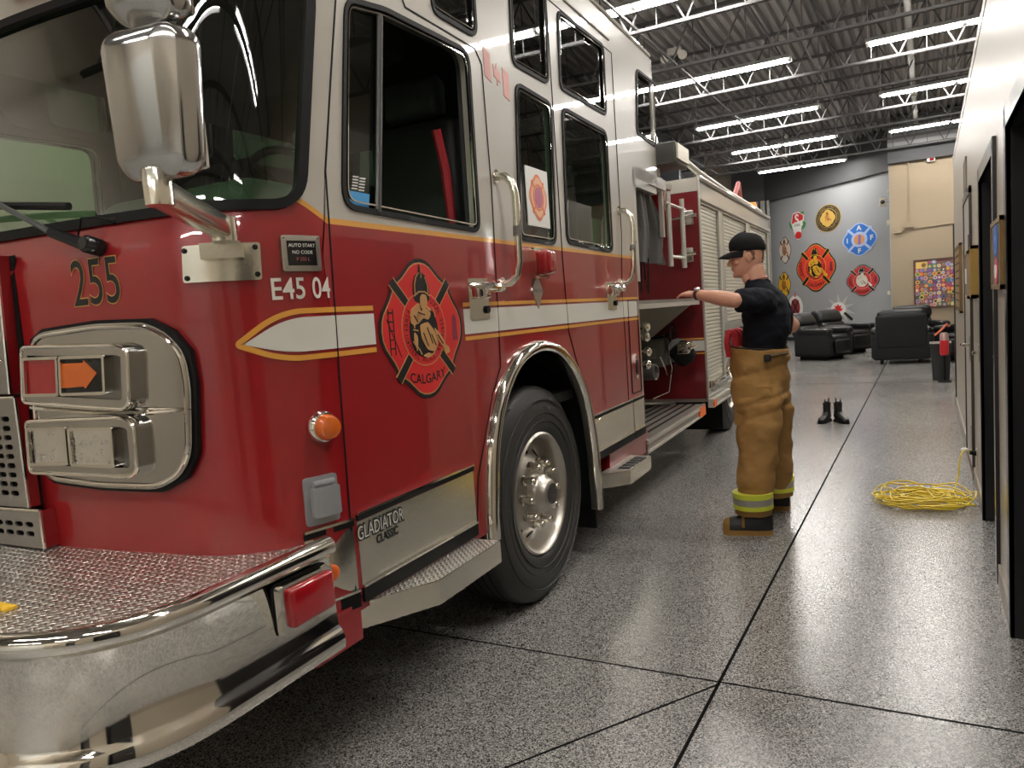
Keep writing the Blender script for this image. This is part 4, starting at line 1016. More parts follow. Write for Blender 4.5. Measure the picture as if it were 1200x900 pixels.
# inner lip strip of the deck, dark reflecting
fb = lambda y, z, o=0: Vector((.037+o, y, z))
q4 = [S(p[0], p[1], .037) for p in ((317, 690), (378, 657), (381, 713), (320, 748))]
ql = [S(p[0], p[1], .06) for p in ((332, 691), (377, 671), (379, 708), (336, 737))]
print('blamp', q4, ql)
BL = sub('bumper_warning_light', 'red warning light on the bumper side in a chrome bezel')
y0_, y1_ = q4[0][0], q4[1][0]; za, zb2 = (q4[2][1]+q4[3][1])/2, (q4[0][1]+q4[1][1])/2
qq = rnd([(y0_, za), (y1_, za), (y1_, zb2), (y0_, zb2)], .015, 3)
panel(inset(qq, -.004), (), fb, .006, 0).build('gasket', BLACK, BL)
panel(qq, (), fb, .032, .0).build('bezel', CHROME, BL)
m = MB(); m.add(*rbox(.05, .088, y0_+.022, y1_-.010, za+.014, zb2-.012, .014, 4)); m.build('lens', REDLENS, BL)
# yellow deck strap at the left edge
m = MB(); q_ = G(8, 712, .80)-O; qx, qy = q_.dot(N), q_.dot(T); m.box(qx-.12, qx+.02, qy-.015, qy+.015, ZT-.029, ZT-.022); m.build('yellow_sticker', YEL, BPR, False)
# ---- wiper
WI = sub('wiper'); a = cab(*K((118, 289), g=(-2.0, 1.72))[0], .02); b_ = cab(*K((28, 243), g=(-2.3, 1.85))[0], .05); c_ = cab(*K((94, 243), g=(-2.1, 1.85))[0], .035)
mid = a.lerp(b_, .35)+Vector((0, -.035, -.005))
m = MB(); m.lathe([(.026, -.02), (.026, .03), (.018, .04)], a, (.1, -1, .2), 14); m.tube([a+Vector((0, -.02, 0)), mid], [.020, .016], 8); m.build('wiper_base', BLACKG, WI)
m = MB(); m.tube([mid, b_+Vector((0, -.02, 0))], .009, 8); m.build('wiper_arm', mat('grey_wiper_arm', (.10, .11, .11), .35, .5), WI)
dirb = (c_-b_); m = MB(); m.tube([b_-dirb*1.3, b_+dirb*.0, c_], .012, 8); m.build('wiper_blade', BLACK, WI)
h0 = cab(*K((102, 282), g=(-2.0, 1.72))[0], .03); h1 = cab(*K((137, 259), g=(-1.95, 1.76))[0], .01); hm = cab(*K((112, 257), g=(-2.0, 1.78))[0], .045)
m = MB(); m.tube([h0, h0.lerp(hm, .6), hm, hm.lerp(h1, .6)+Vector((0, -.01, .006)), h1], .0035, 6); m.sphere(h1, .011, 10); m.build('washer_hose', BLACK, WI)
# ---- mirror
MR = sub('mirror', 'large polished door mirror on a square arm')
bq = K((215, 289), (304, 284), (307, 328), (217, 332), g=(-1.7, 1.6))
panel(rnd(bq, .008, 2), (), cab, .010, 0, grid=.04).build('mirror_bracket', POLISH, MR, ang=60)
c_ = [sum(p[i] for p in bq)/4 for i in (0, 1)]
bc = cab(c_[0]+.01, c_[1]+.03, .02); n_ = (cab(c_[0], c_[1], .1)-cab(c_[0], c_[1], 0)).normalized(); tg = Vector((-n_.y, n_.x, 0))
m = MB()
def obx(mm, c0, X_, Y_, Z_, a, b, c): 
    Pp = [c0+X_*i*a+Y_*j*b+Z_*k*c for i in (-1, 1) for j in (-1, 1) for k in (-1, 1)]; mm.add(Pp, [(0, 1, 3, 2), (4, 6, 7, 5), (0, 4, 5, 1), (2, 3, 7, 6), (0, 2, 6, 4), (1, 5, 7, 3)])
obx(m, bc, n_, tg, Vector((0, 0, 1)), .022, .055, .022); m.build('bracket_block', POLISH, MR, False)
for su in (-1, 1):
    for sz in (-1, 1):
        m = MB(); uu = min(p[0] for p in bq)+.014 if su < 0 else max(p[0] for p in bq)-.014; z_ = min(p[1] for p in bq)+.016 if sz < 0 else max(p[1] for p in bq)-.014
        m.lathe([(.008, 0), (.007, .005), (.001, .006)], cab(uu, z_, .010), n_, 10); m.build('bolt', BLACKG, MR)
def At(px, py, s): q = Fr(px, py, s); return Vector((q[0], s, q[1]))
sM = -2.0
elb = At(186, 225, sM); pr = At(262, 268, cab(*c_).y-.03)
def sqtube(mm, pts, a, b, upv=Vector((0, 0, 1))):
    rings = []
    for i, p in enumerate(pts):
        t = (pts[min(i+1, len(pts)-1)]-pts[max(i-1, 0)]).normalized(); X_ = t.cross(upv).normalized(); Y_ = X_.cross(t).normalized(); r_ = .25
        k = []
        for sx, sy in ((-1, -.7), (-.7, -1), (.7, -1), (1, -.7), (1, .7), (.7, 1), (-.7, 1), (-1, .7)): k.append(p+X_*sx*a+Y_*sy*b)
        rings.append(k)
    mm.loft(rings)
m = MB(); sqtube(m, [elb+(elb-pr)*.03, elb.lerp(pr, .5), pr+(pr-elb)*.02], .026, .030); m.lathe([(.036, -.035), (.036, .030)], pr, (0, 0, 1), 16); m.lathe([(.030, -.03), (.032, .045), (.028, .05)], elb, (0, 0, 1), 16); m.lathe([(.016, 0), (.016, .06)], elb+Vector((0, 0, .04)), (0, 0, 1), 12); m.build('mirror_arm', POLISH, MR, ang=50)
top, bot = At(190, 26, sM), At(190, 203, sM); hw = (At(255, 110, sM).x-At(125, 110, sM).x)/2; hc = (At(255, 110, sM).x+At(125, 110, sM).x)/2
print('mirror', top, bot, hw)
def mirror_body(z0, z1, xc, name, w_=.205, d_=.135, r=.045, lean=.026):
    def warp(x, y, z):
        t = (z-z0)/(z1-z0); fx = (x-xc)/(w_/2); fy = (y-sM)/(d_/2)
        if fy < 0: y += -fy*.045*max(0, fx)*(.5+.5*min(1, t*1.2)); y += -fy*.05*max(0, .30-t)/.30; x += -fy*max(0, fx-.2)*-.035
        x += (xc-x)*.06*max(0, .25-t)/.25-(1-t)*lean
        return x, y, z
    mb = MB(); mb.add(*rbox(xc-w_/2, xc+w_/2, sM-d_/2, sM+d_/2, z0, z1, r, 6, warp=warp))
    o_ = mb.build(name, MIRRORM, MR, ang=60); gm = MB(); gm.add(*rbox(xc-w_/2+.02-lean, xc+w_/2-.02-lean, sM+d_/2-.004, sM+d_/2+.004, z0+.02, z1-.02, .003, 1)); gm.build('mirror_glass', mat('mirror_silver', (.9, .9, .9), .0, 1) if not bpy.data.materials.get('mirror_silver') else bpy.data.materials['mirror_silver'], o_, False); return o_
mirror_body(bot.z-.01, top.z-.006, .135, 'mirror_housing'); mirror_body(top.z+.006, top.z+.17, .135, 'convex_mirror_housing', .18, .12, .04, 0)
# ---- pump bay between cab and body
PB = sub('pump_bay', 'recessed pump operator bay behind the cab'); yF = 3.75
m = MB(); m.box(-.66, -.62, 1.79, yF, .55, 2.50); m.build('pump_panel', BRUSH, PB, False)
m = MB(); m.box(-2.44, -.66, 1.85, yF, .9, 2.45); m.build('pump_housing', mat('shaded_bay_red', (.15, .004, .008), .4, 0, .5), PB, False)  # same red, darkened to carry the shade of the recess
m = MB()
for k in range(12): m.box(-.617, -.612, 2.0, 3.6, 1.62+k*.05, 1.655+k*.05)
m.build('roller_slats', MATTEAL, PB, False)
m = MB(); m.box(-.64, -.02, 1.80, 3.70, 1.445, 1.47); m.box(-.045, -.02, 1.80, 3.70, 1.41, 1.47); m.build('step_shelf', MATTEAL, PB, False)
m = MB(); m.add([(-.62, 3.66, 1.44), (-.06, 3.66, 1.44), (-.62, 3.66, 1.02), (-.62, 3.69, 1.44), (-.06, 3.69, 1.44), (-.62, 3.69, 1.02)], [(0, 1, 2), (5, 4, 3), (0, 3, 4, 1), (1, 4, 5, 2), (2, 5, 3, 0)]); m.build('shelf_gusset', MATTEAL, PB, False)
m = MB(); m.box(-.62, -.02, 1.78, 1.86, .62, 2.30); m.build('cab_side_post', BRUSH, PB, False)
# outlet with black cap
def At2(px, py, o): q = S(px, py, o); return Vector((o, q[0], q[1]))
oc = At2(775, 413, -.38)
m = MB(); m.add(*rbox(-.60, -.30, oc.y-.12, oc.y+.10, oc.z-.13, oc.z+.13, .05, 3)); m.lathe([(.13, 0), (.13, .22), (.10, .25), (.09, .40)], (-.62, oc.y, oc.z), (1, 0, 0), 20)
v = MB(); m.tube([oc+Vector((.05, .02, 0)), oc+Vector((.10, .30, .02)), At2(794, 407, -.17)], [.085, .085, .080], 18); m.build('pump_valve', mat('cast_grey', (.20, .20, .19), .45, .5), PB, ang=50)
m = MB(); p0 = At2(794, 408, -.16); m.lathe([(.080, -.01), (.098, .01), (.098, .14), (.07, .16)], p0, (.45, .55, -.70), 20); m.build('outlet_cap', BLACK, PB)
m = MB(); hwc = At2(788, 392, -.25); m.tube([hwc+Vector((0, cos(t)*.10, sin(t)*.10)) for t in [2*pi*k/24 for k in range(24)]], .010, 8, closed=True); m.tube([hwc+Vector((0, -.10, 0)), hwc+Vector((0, .10, 0))], .008, 6); m.tube([hwc, hwc+Vector((-.2, 0, -.03))], .012, 8); m.build('hand_wheel', BLACKG, PB)
m = MB()
for k, (dy, dz) in enumerate(((0, 0), (.03, -.12), (.0, -.22), (.02, .08))): m.sphere(At2(757, 395, -.22)+Vector((0, dy, dz)), .045, 12, (.8, 1, .9)); m.tube([At2(757, 395, -.22)+Vector((0, dy, dz)), At2(757, 395, -.22)+Vector((-.3, dy+.05, dz-.02))], .02, 8)
m.build('gate_valve', CHROME, PB)
oc2 = At2(769, 436, -.30); m = MB(); m.lathe([(.07, -.2), (.07, 0), (.055, 0), (.055, -.03)], oc2, (1, -.1, 0), 20); m.tube([oc2+Vector((-.25, 0, 0)), oc2+Vector((-.25, .1, .25))], .05, 10); m.build('drain_outlet', mat('cast_grey', (.20, .20, .19), .45, .5) if False else bpy.data.materials['cast_grey'], PB, ang=50)
m = MB(); m.tube([oc2+Vector((.02, .09, .12)), oc2+Vector((.03, .25, -.05)), oc2+Vector((.03, .48, -.06)), oc2+Vector((.02, .62, .10))], .006, 6); m.tube([oc2+Vector((.0, .30, .3)), oc2+Vector((.02, .45, .0)), oc2+Vector((.0, .38, -.22)), oc2+Vector((-.1, .2, -.26))], .006, 6); m.build('cap_chain', CHROME, PB)
m = MB(); 
for k in range(4): m.box(-.60, -.50, 2.5+k*.12, 2.57+k*.12, .62, .80); m.lathe([(.02, 0), (.02, .06)], (-.5, 2.53+k*.12, .7), (1, 0, 0), 10)
m.build('drain_manifold', mat('dark_red_valve', (.12, .03, .03), .4), PB, False)
m = MB(); q_ = At2(806, 407, -.08); m.add(*rbox(-.14, -.04, q_.y-.14, q_.y+.05, q_.z-.05, q_.z+.05, .01)); m.tube([q_+Vector((.06, -.2, 0)), q_+Vector((.06, .1, .0))], .012, 8); m.build('ladder_bracket', CHROME, PB)
# running board
RB = sub('running_board'); m = MB(); m.box(-.62, -.01, 1.80, 3.66, .485, .50); m.box(-.03, .0, 1.80, 3.66, .41, .505); m.box(-.62, 0, 1.80, 1.83, .40, .50); m.build('board', mat('board_aluminium', (.42, .38, .33), .4, .7), RB, False)
m = MB()
for k in range(7): m.box(-.10-k*.075, -.085-k*.075, 1.85, 3.62, .500, .506)
m.build('grip_groove', BLACK, RB, False)
m = MB(); m.box(-.001, .012, 1.80, 3.50, .475, .505); m.box(-.001, .012, 1.80, 3.50, .41, .425); m.build('edge_rail', MATTEAL, RB, False)
m = MB(); m.box(-.002, .014, 3.38, 3.60, .415, .500); m.build('orange_marker', ORANGE, RB, False)
# black hose-bed cover hanging down in the bay
HC = sub('crosslay_cover'); m = MB(); rings = []
for i in range(17):
    z = 2.26-i*.028*1.15; w0 = 1.86; w1 = 2.42+.35*min(1, i/9); ring = []
    for j in range(25):
        t = j/24; y = w0+(w1-w0)*t; x = -.06+.022*sin(t*15+i*.22)*(.3+i/16)+.012*sin(t*31+i*.5); ring.append((x, y, z))
    rings.append(ring+[(x_-.008, y_, z_) for x_, y_, z_ in reversed(ring)])
m.loft(rings); m.build('cover_sheet', mat('black_vinyl_cover', (.035, .034, .032), .45), HC, ang=80)
m = MB(); m.tube([(-.04, 1.88, 2.26), (-.04, 2.36, 2.26)], .012, 8); m.build('cover_rod', BLACK, HC)
for y in (1.95, 2.12): m = MB(); m.tube([(-.05, y, 1.80), (-.05, y+.03, 1.62), (-.06, y+.12, 1.52), (-.05, y+.13, 1.78)], .006, 6); m.build('tie_cord', BLACK, HC)
m = MB(); m.box(-.30, -.0, 1.80, 2.66, 2.30, 2.38); m.box(-.03, .0, 1.80, 1.86, 1.6, 2.30); m.box(-.05, -.02, 2.60, 2.64, 1.95, 2.40); m.build('bay_frame', CREAM, HC, False)
# grab rails in the bay
m = MB()
for y in (2.62, 3.05): m.tube([(.02, y, 1.72), (.02, y, 2.28)], .020, 12)
m.tube([(.02, 2.55, 2.20), (.02, 3.12, 2.20)], .012, 8); m.tube([(.02, 2.60, 1.80), (.02, 3.08, 1.80)], .012, 8); m.build('bay_grab_rail', MATTEAL, TR)
m = MB(); m.add(*rbox(-.16, -.04, 2.68, 2.80, 2.15, 2.42, .03)); m.build('bay_red_light', REDLENS, TR)
# ---- rear body
BD = sub('rear_body', 'cream compartment body with roller shutters'); y0, y1 = yF, 8.2; zt2, zb3 = 2.55, .54
RBODY = [(y0+.045, 4.62), (4.83, 6.25), (6.52, 8.0)]; ztr = 2.33
outer = [(y0, zb3), (4.62, zb3), (4.66, 1.12), (5.84, 1.12), (5.88, zb3), (y1, zb3), (y1, zt2), (y0, zt2)]
holes = [[(RBODY[0][0], .62), (RBODY[0][1]-.02, .62), (RBODY[0][1]-.02, ztr), (RBODY[0][0], ztr)], [(RBODY[1][0], 1.20), (RBODY[1][1], 1.20), (RBODY[1][1], ztr), (RBODY[1][0], ztr)], [(RBODY[2][0], .62), (RBODY[2][1], .62), (RBODY[2][1], ztr), (RBODY[2][0], ztr)]]
sf = lambda u, z, o=0: Vector((o, u, z))
for fn in (sf, mir(sf)):
    panel(outer, holes, fn, 0, -.05).build('body_side', CREAM, BD, False)
for h_ in holes:
    z0_, z1_ = h_[0][1], h_[2][1]; m = MB(); nsl = int((z1_-z0_)/.036); prof_ = []
    for i in range(nsl):
        z = z0_+i*(z1_-z0_)/nsl; hh = (z1_-z0_)/nsl; prof_ += [(-.030, z), (-.020, z+hh*.15), (-.018, z+hh*.5), (-.020, z+hh*.85)]
    prof_.append((-.030, z1_))
    R2 = [[(x, yy, z) for x, z in prof_] for yy in (h_[0][0], h_[1][0])]; n = len(prof_)
    m.add([v_ for r_ in R2 for v_ in r_], [(i, i+1, n+i+1, n+i) for i in range(n-1)]); m.build('roller_shutter', mat('cream_shutter', (.62, .59, .50), .35, 0, .3) if not bpy.data.materials.get('cream_shutter') else bpy.data.materials['cream_shutter'], BD, False)
    m = MB(); m.box(-.03, .008, h_[0][0]-.015, h_[0][0]+.0, z0_, z1_); m.box(-.03, .012, h_[1][0], h_[1][0]+.03, z0_, z1_); m.build('shutter_track', MATTEAL, BD, False)
m = MB(); m.box(-2.44, -.004, y0-.012, y0+.05, .54, zt2-.12); m.build('front_bulkhead', mat('shaded_red_paint', (.15, .004, .008), .35, 0, .6), BD, False)  # truck red made darker: the bay's shade is put into the colour
m = MB(); m.box(-2.44, .0, y0-.014, y0+.05, zt2-.12, zt2); m.box(-2.44, 0, y0, y1, zt2-.03, zt2); m.box(-2.44, 0, y1-.05, y1, zb3, zt2); m.box(-2.42, -.02, y0+.05, y1-.05, .50, .56); m.build('body_frame', CREAM, BD, False)
m = MB(); m.box(.0, .02, y0, y1, 2.36, 2.40); m.tube([(.012, y0, zt2), (.012, y1, zt2)], .022, 10); m.tube([(.012, y0, 2.36), (.012, y1, 2.36)], .010, 8); m.build('body_gutter', CREAM, BD)
m = MB(); m.tube([(.012, y0-.01, .52), (.012, y0-.01, zt2)], .010, 8); m.build('corner_edge', MATTEAL, BD)
m = MB(); m.box(0, .045, y0+.02, 4.60, .45, .53); m.box(.045, .055, y0+.02, 4.60, .505, .53); m.box(.045, .055, y0+.02, 4.60, .45, .465); rr = m.build('rub_rail', MATTEAL, BD, False)
m = MB(); m.box(.046, .058, y0+.03, y0+.13, .455, .525); m.build('rub_rail_marker', ORANGE, BD, False)
m = MB(); m.box(-.01, .03, y0+.10, 4.58, .60, .63); m.tube([(.04, y0+.12, .655), (.04, 4.56, .655)], .018, 8); m.box(0, .05, y0+.12, y0+.22, .63, .69); m.box(0, .05, 4.45, 4.56, .63, .69); m.build('shutter_lift_bar', CHROME, BD)
m = MB(); m.box(-.50, -.02, 4.50, 4.53, .12, .56); m.build('rear_black_sheet', BLACK, BD, False)  # black sheet hanging under the body, ahead of the rear wheel
m = MB(); m.box(-.64, -.0, y0-.016, y0+.012, .985, 1.08); m.build('bulkhead_white_stripe', STRIPEW, BD, False)
m = MB(); m.box(-.64, -.0, y0-.017, y0+.012, .955, .968); m.box(-.64, -.0, y0-.017, y0+.012, 1.09, 1.103); m.build('bulkhead_gold_stripe', GOLD, BD, False)
for px, py in ((805, 255), (805, 299)):
    q_ = Fr(px, py, y0-.03); h = sub('bulkhead_latch'); c_ = Vector((q_[0], y0, q_[1]))
    m = MB(); m.add(*rbox(c_.x-.055, c_.x+.055, c_.y-.03, c_.y+.01, c_.z-.065, c_.z+.065, .01)); m.build('latch_plate', BRUSH, h)
    m = MB(); m.tube([c_+Vector((-.16, -.06, -.01)), c_+Vector((-.04, -.05, .005)), c_+Vector((.09, -.05, .01))], [.008, .014, .020], 8); m.lathe([(.03, 0), (.028, -.0), (.03, .05)], c_+Vector((.02, 0, -.03)), (0, -1, 0), 12); m.build('latch_lever', CHROME, h)
# top: curved hose-bed rail, scene light, dark rear lamps
m = MB(); m.tube([(-.10, 2.75, 2.50), (-.10, 3.1, 2.66), (-.08, 3.5, 2.70), (-.05, 4.0, 2.64), (-.03, 5.2, 2.60), (-.03, 7.6, 2.60), (-.03, 7.9, 2.56)], .028, 10); m.tube([(-.3, 3.2, 2.5), (-.1, 3.3, 2.66)], .014, 8); m.build('roof_rail', MATTEAL, TR)
m = MB()
for k in range(4): m.tube([(-.45-k*.14, 2.7+.02*k, 2.46), (-.40-k*.13, 3.05, 2.60+.03*(k % 2)), (-.38-k*.12, 3.6, 2.57)], .025, 8)
m.box(-.9, -.2, 2.7, 3.6, 2.44, 2.50); m.build('crosslay_pipework', BRUSH, TR)
SL = sub('scene_light'); q_ = [Fr(*p, 2.85) for p in ((769, 199), (804, 171))]
zz0, zz1 = 2.53, 2.68
q0 = At2(776, 192, -.02); 
m = MB(); a_ = Fr(767, 187, 2.75); b2_ = Fr(803, 178, 2.95)
m.add(*rbox(-.16, .10, 2.60, 2.98, 2.50, 2.66, .012)); m.build('light_head', mat('dark_lamp_body', (.06, .06, .055), .4), SL)
m = MB(); m.box(.10, .115, 2.62, 2.97, 2.53, 2.645); m.build('light_glass', mat('warm_white_diffuser', (.75, .70, .55), .4), SL, False)
m = MB(); m.tube([(-.10, 2.8, 2.3), (-.10, 2.8, 2.5)], .02, 8); m.add(*rbox(-.15, -.08, 2.66, 2.80, 2.66, 2.75, .01)); m.build('light_mount', BRUSH, SL)
# the same cluster and mirror on the far side of the cab
for src in (HL, MR):
    c_ = copy_tree(src, TR); c_.scale = (-1, 1, 1); c_.location = (-2.44, 0, 0)
# =================================================================== THINGS ON THE END WALLS
def gfn(cx_px, cy_px, l_px, r_px, t_px, b_px):
    c = greyp(cx_px, cy_px); a = greyp(l_px, cy_px); b = greyp(r_px, cy_px); t = greyp(cx_px, t_px); d = greyp(cx_px, b_px)
    A_ = (b-a).length/2; B_ = (t-d).length/2; c.z = (t.z+d.z)/2
    X_ = Vector((-GD.x, -GD.y, 0)) if GD.x < 0 else GD
    return c, X_, A_, B_
def wall_emblem(px, label, cat='emblem'):
    c, X_, A_, B_ = gfn(*px); r = empty('wall_emblem', c, 0, label, cat, 'painted emblems on the grey wall')
    return r, (lambda x, y, o=0: Vector((X_.x*x*A_+GN.x*(.006+o), X_.y*x*A_+GN.y*(.006+o), y*B_))), A_, B_
L5 = .006
r, f, _, _ = wall_emblem((956, 312.5, 933, 979.5, 285, 342), 'largest red and black shield on the grey wall, with a gold fire fighter')
shield(f, r, L5, red=mat('wall_red', (.75, .05, .03), .45), cloth=YEL)
r, f, _, _ = wall_emblem((1011, 328.5, 992, 1031, 310, 347), 'red shield with a white centre, lowest right on the grey wall')
shield(f, r, L5, red=mat('wall_red_dull', (.55, .04, .04), .45), disc=mat('pale_disc', (.72, .70, .6), .5), cloth=mat('off_white', (.7, .68, .6), .5), words=False, bottom='CALGARY')
r, f, _, _ = wall_emblem((920, 293, 913.5, 928, 277.5, 309), 'narrow white shield with a brown figure, near the left edge of the grey wall')
shield(f, r, L5, red=mat('shield_white', (.62, .58, .52), .5), cloth=mat('copper', (.45, .20, .08), .5), disc=BROWN, words=False, bottom='', sides=False)
r, f, _, _ = wall_emblem((919.5, 333, 912, 927, 318.5, 349), 'narrow yellow shield with a red heart, left edge behind the person')
shield(f, r, L5, red=YEL, cloth=mat('emblem_dark_gold', (.35, .2, .02), .5), disc=EMRED, words=False, bottom='', sides=False)
# gold round seal
r, f, _, _ = wall_emblem((970.5, 255.5, 956, 986, 239.5, 272), 'round gold and black seal, topmost on the grey wall')
panel(ell(0, 0, 1, 1, 40), (), f, .004, 0).build('seal_rim', mat('seal_gold', (.50, .36, .12), .5), r, False)
panel(ell(0, 0, .95, .95, 40), (), f, .008, 0).build('seal_ring', mat('seal_black', (.05, .035, .02), .5), r, False)
panel(ell(0, 0, .70, .70, 40), (), f, .012, 0).build('seal_inner_edge', mat('seal_gold2', (.50, .36, .12), .5), r, False)
panel(ell(0, 0, .66, .66, 40), (), f, .016, 0).build('seal_black_field', LETTER, r, False)
panel([(x*.60, y*.62) for x, y in maltese(1)], (), f, .020, 0).build('seal_shield', mat('seal_yellow', (.65, .42, .10), .5), r, False)
fire_figure(lambda x, y, o=0: f(x*.55, y*.55, o+.022), r, .002, mat('seal_figure', (.45, .18, .06), .5), helm=BROWN)
arc_text('PROFESSIONAL FIRE FIGHTERS', .82, pi/2, .165, .16, f, r, bpy.data.materials['seal_gold'], lift=.012)
arc_text('SINCE 1885', .82, 1.5*pi, .165, .16, f, r, bpy.data.materials['seal_gold'], flip=True, lift=.012)
# blue four letter cross
r, f, _, _ = wall_emblem((1007.5, 280.5, 987.5, 1028, 261, 300), 'blue cross emblem with the white letters I A F F')
LBL = mat('light_blue_edge', (.45, .55, .80), .5); EMW = mat('emblem_white', (.78, .78, .76), .5)
panel(maltese(1), (), f, .004, 0).build('cross_edge', LBL, r, False); panel(maltese(.93), (), f, .008, 0).build('cross_field', BLUE, r, False)
for k in range(4):
    a = pi/4+k*pi/2; panel([(x*cos(a)-y*sin(a), x*sin(a)+y*cos(a)) for x, y in ((.42, -.07), (.95, -.07), (.95, .07), (.42, .07))], (), f, .012, 0).build('cross_bar', LBL, r, False)
panel(ell(0, 0, .46, .46), (), f, .016, 0).build('cross_ring', LBL, r, False); panel(ell(0, 0, .31, .31), (), f, .020, 0).build('cross_centre', mat('orange_centre', (.70, .32, .12), .5), r, False)
panel([(-.05, -.3), (.08, -.3), (.12, .25), (-.02, .3)], (), f, .024, 0).build('cross_figure', mat('violet', (.22, .16, .50), .5), r, False)
for ch, x, y in (('A', 0, .68), ('I', -.70, 0), ('F', .70, 0), ('F', 0, -.70)): text(ch, .40, lambda X_, Y_, o: f(x+X_, y+Y_, o), .014, 'letter', EMW, r, bold=.012)
# red, white and green crest with an S
r, f, _, _ = wall_emblem((935, 263.5, 925, 945, 248, 281), 'red and white crest with a big white S, top left of the grey wall')
panel(rnd([(-.55, .95), (.1, 1), (.75, .75), (.7, .2), (.35, -.5), (.15, -1), (-.15, -1), (-.5, -.35), (-.75, .3)], .15), (), f, .004, 0).build('crest_white', EMW, r, False)
panel(rnd([(-.5, .85), (.1, .93), (.68, .66), (.62, .35), (-.68, .2)], .1), (), f, .008, 0).build('crest_red', EMRED, r, False)
panel(ell(.05, -.68, .36, .26), (), f, .008, 0).build('crest_badge', EMRED, r, False)
for pl_ in ([(-.7, .1), (-1, .45), (-.9, .0), (-.55, -.3)], [(.62, .3), (.95, .1), (.8, -.2), (.4, -.35)], [(.3, .9), (.7, .95), (.75, .7)]): panel(pl_, (), f, .009, 0).build('crest_ribbon', GREEN, r, False)
text('S', 1.0, lambda x, y, o: f(-.05+x*1.1, .42+y, o), .012, 'crest_letter', EMW, r, bold=.03)
panel([(-.62, -.12), (.62, -.02), (.60, .16), (-.60, .08)], (), f, .012, 0).build('crest_band', EMW, r, False); text('FIRE', .26, lambda x, y, o: f(x*1.5, .03+y, o), .014, 'crest_word', LETTER, r)
# white oval with a red spike
r, f, _, _ = wall_emblem((932.5, 359, 924, 941, 341, 375), 'small white oval emblem with a dark red spike on top')
panel(ell(0, -.15, 1, .85), (), f, .004, 0).build('oval', EMW, r, False); panel(ell(0, -.12, .62, .60), (), f, .008, 0).build('oval_centre', mat('oval_red', (.30, .03, .04), .5), r, False)
panel([(-.10, .6), (0, 1), (.10, .6)], (), f, .006, 0).build('spike', EMRED, r, False)
for s_ in (-1, 1): panel([(-.5*s_, -.55), (-.4*s_, -.6), (.5*s_, .3), (.4*s_, .38)], (), f, .012, 0).build('crossed_tool', LETTER, r, False)
# silver starburst with red maple leaf
r, f, _, _ = wall_emblem((984.5, 362, 966, 1001, 345, 378), 'silver starburst emblem with a red maple centre above the recliners')
SILV = mat('silver_paint', (.50, .50, .48), .45)
for k in range(9):
    a = k*2*pi/9+.3; panel([(x*cos(a)-y*sin(a), x*sin(a)+y*cos(a)) for x, y in ((.3, -.16), (1.05, 0), (.3, .16))], (), f, .004+.0006*k, 0).build('star_ray', SILV, r, False)
panel(ell(-.1, -.05, .50, .50), (), f, .012, 0).build('star_disc', EMW, r, False)
lf = [(0, .36), (.09, .2), (.22, .26), (.18, .02), (.34, .04), (.22, -.14), (.05, -.18), (.02, -.34), (-.02, -.34), (-.05, -.18), (-.22, -.14), (-.34, .04), (-.18, .02), (-.22, .26), (-.09, .2)]
panel([(x-.1, y-.03) for x, y in lf], (), f, .016, 0).build('maple_leaf', EMRED, r, False)
panel([(.25, -.35), (.35, -.25), (.85, -.75), (.75, -.88)], (), f, .014, 0).build('axe_handle', LETTER, r, False)
# security cameras and boxes at the wall corner
def cornerbox(px, py, y, w_, h_, label, name, cat, eye=False):
    c = B(px, py, y); r = empty(name, c, 0, label, cat)
    m = MB(); m.add(*rbox(-w_/2, w_/2, -.06, .06, -h_/2, h_/2, .015, 2)); m.build('housing', mat('ivory_plastic', (.60, .56, .42), .4) if not bpy.data.materials.get('ivory_plastic') else bpy.data.materials['ivory_plastic'], r)
    if eye: m = MB(); m.lathe([(.05, 0), (.05, .02), (.02, .03)], (0, -.06, 0), (0, -1, 0), 16); m.build('lens', BLACKG, r); 
    m = MB(); m.tube([(0, 0, 0), (.18, .25, .03)], .012, 8); m.build('bracket', WHITE, r)
cornerbox(1034.5, 237, 21.9, .16, .22, 'ivory wall speaker with a round face, high in the corner', 'wall_speaker', 'speaker', True)
cornerbox(1041.5, 224, 21.2, .06, .09, 'small white sensor above the ivory wall speaker', 'motion_sensor', 'sensor')
cornerbox(1041.5, 261, 21.3, .09, .13, 'small white box below the ivory wall speaker', 'junction_box', 'box')
cornerbox(1041.5, 343, 21.3, .07, .10, 'small white switch low on the corner above the recliner', 'wall_switch', 'switch')
# tan end wall: conduit, junction box, small red exit lamp, patch board
m = MB(); a = B(1064, 198, YE-.02); b = B(1064, 262, YE-.02); m.tube([(a.x, a.y, 4.45), (a.x, a.y, b.z)], .018, 8); m.box(a.x-.10, a.x+.10, YE-.09, YE-.005, b.z-.10, b.z+.02)
tag(m.build('electrical_conduit', TANW), 'tan painted conduit running down to a box on the end wall', 'conduit')
m = MB(); a = B(1052, 271, YE-.02); m.tube([(a.x-.0, a.y, a.z), (a.x+.25, a.y, a.z+.02), (1.6, a.y, a.z+.10)], .016, 8); m.box(a.x-.08, a.x+.10, YE-.08, YE-.005, a.z-.05, a.z+.04)
tag(m.build('electrical_conduit', TANW), 'thin conduit running sideways across the tan end wall', 'conduit')
r = empty('heat_detector', B(1091, 187, YE-.05), 0, 'small white and red lamp high on the tan wall', 'alarm'); m = MB(); m.add(*rbox(-.09, .09, -.05, .05, -.05, .05, .015, 2)); m.build('housing', WHITE, r); m = MB(); m.add(*rbox(-.03, .06, -.07, -.04, -.03, .03, .01, 1)); m.build('red_face', REDLENS, r)
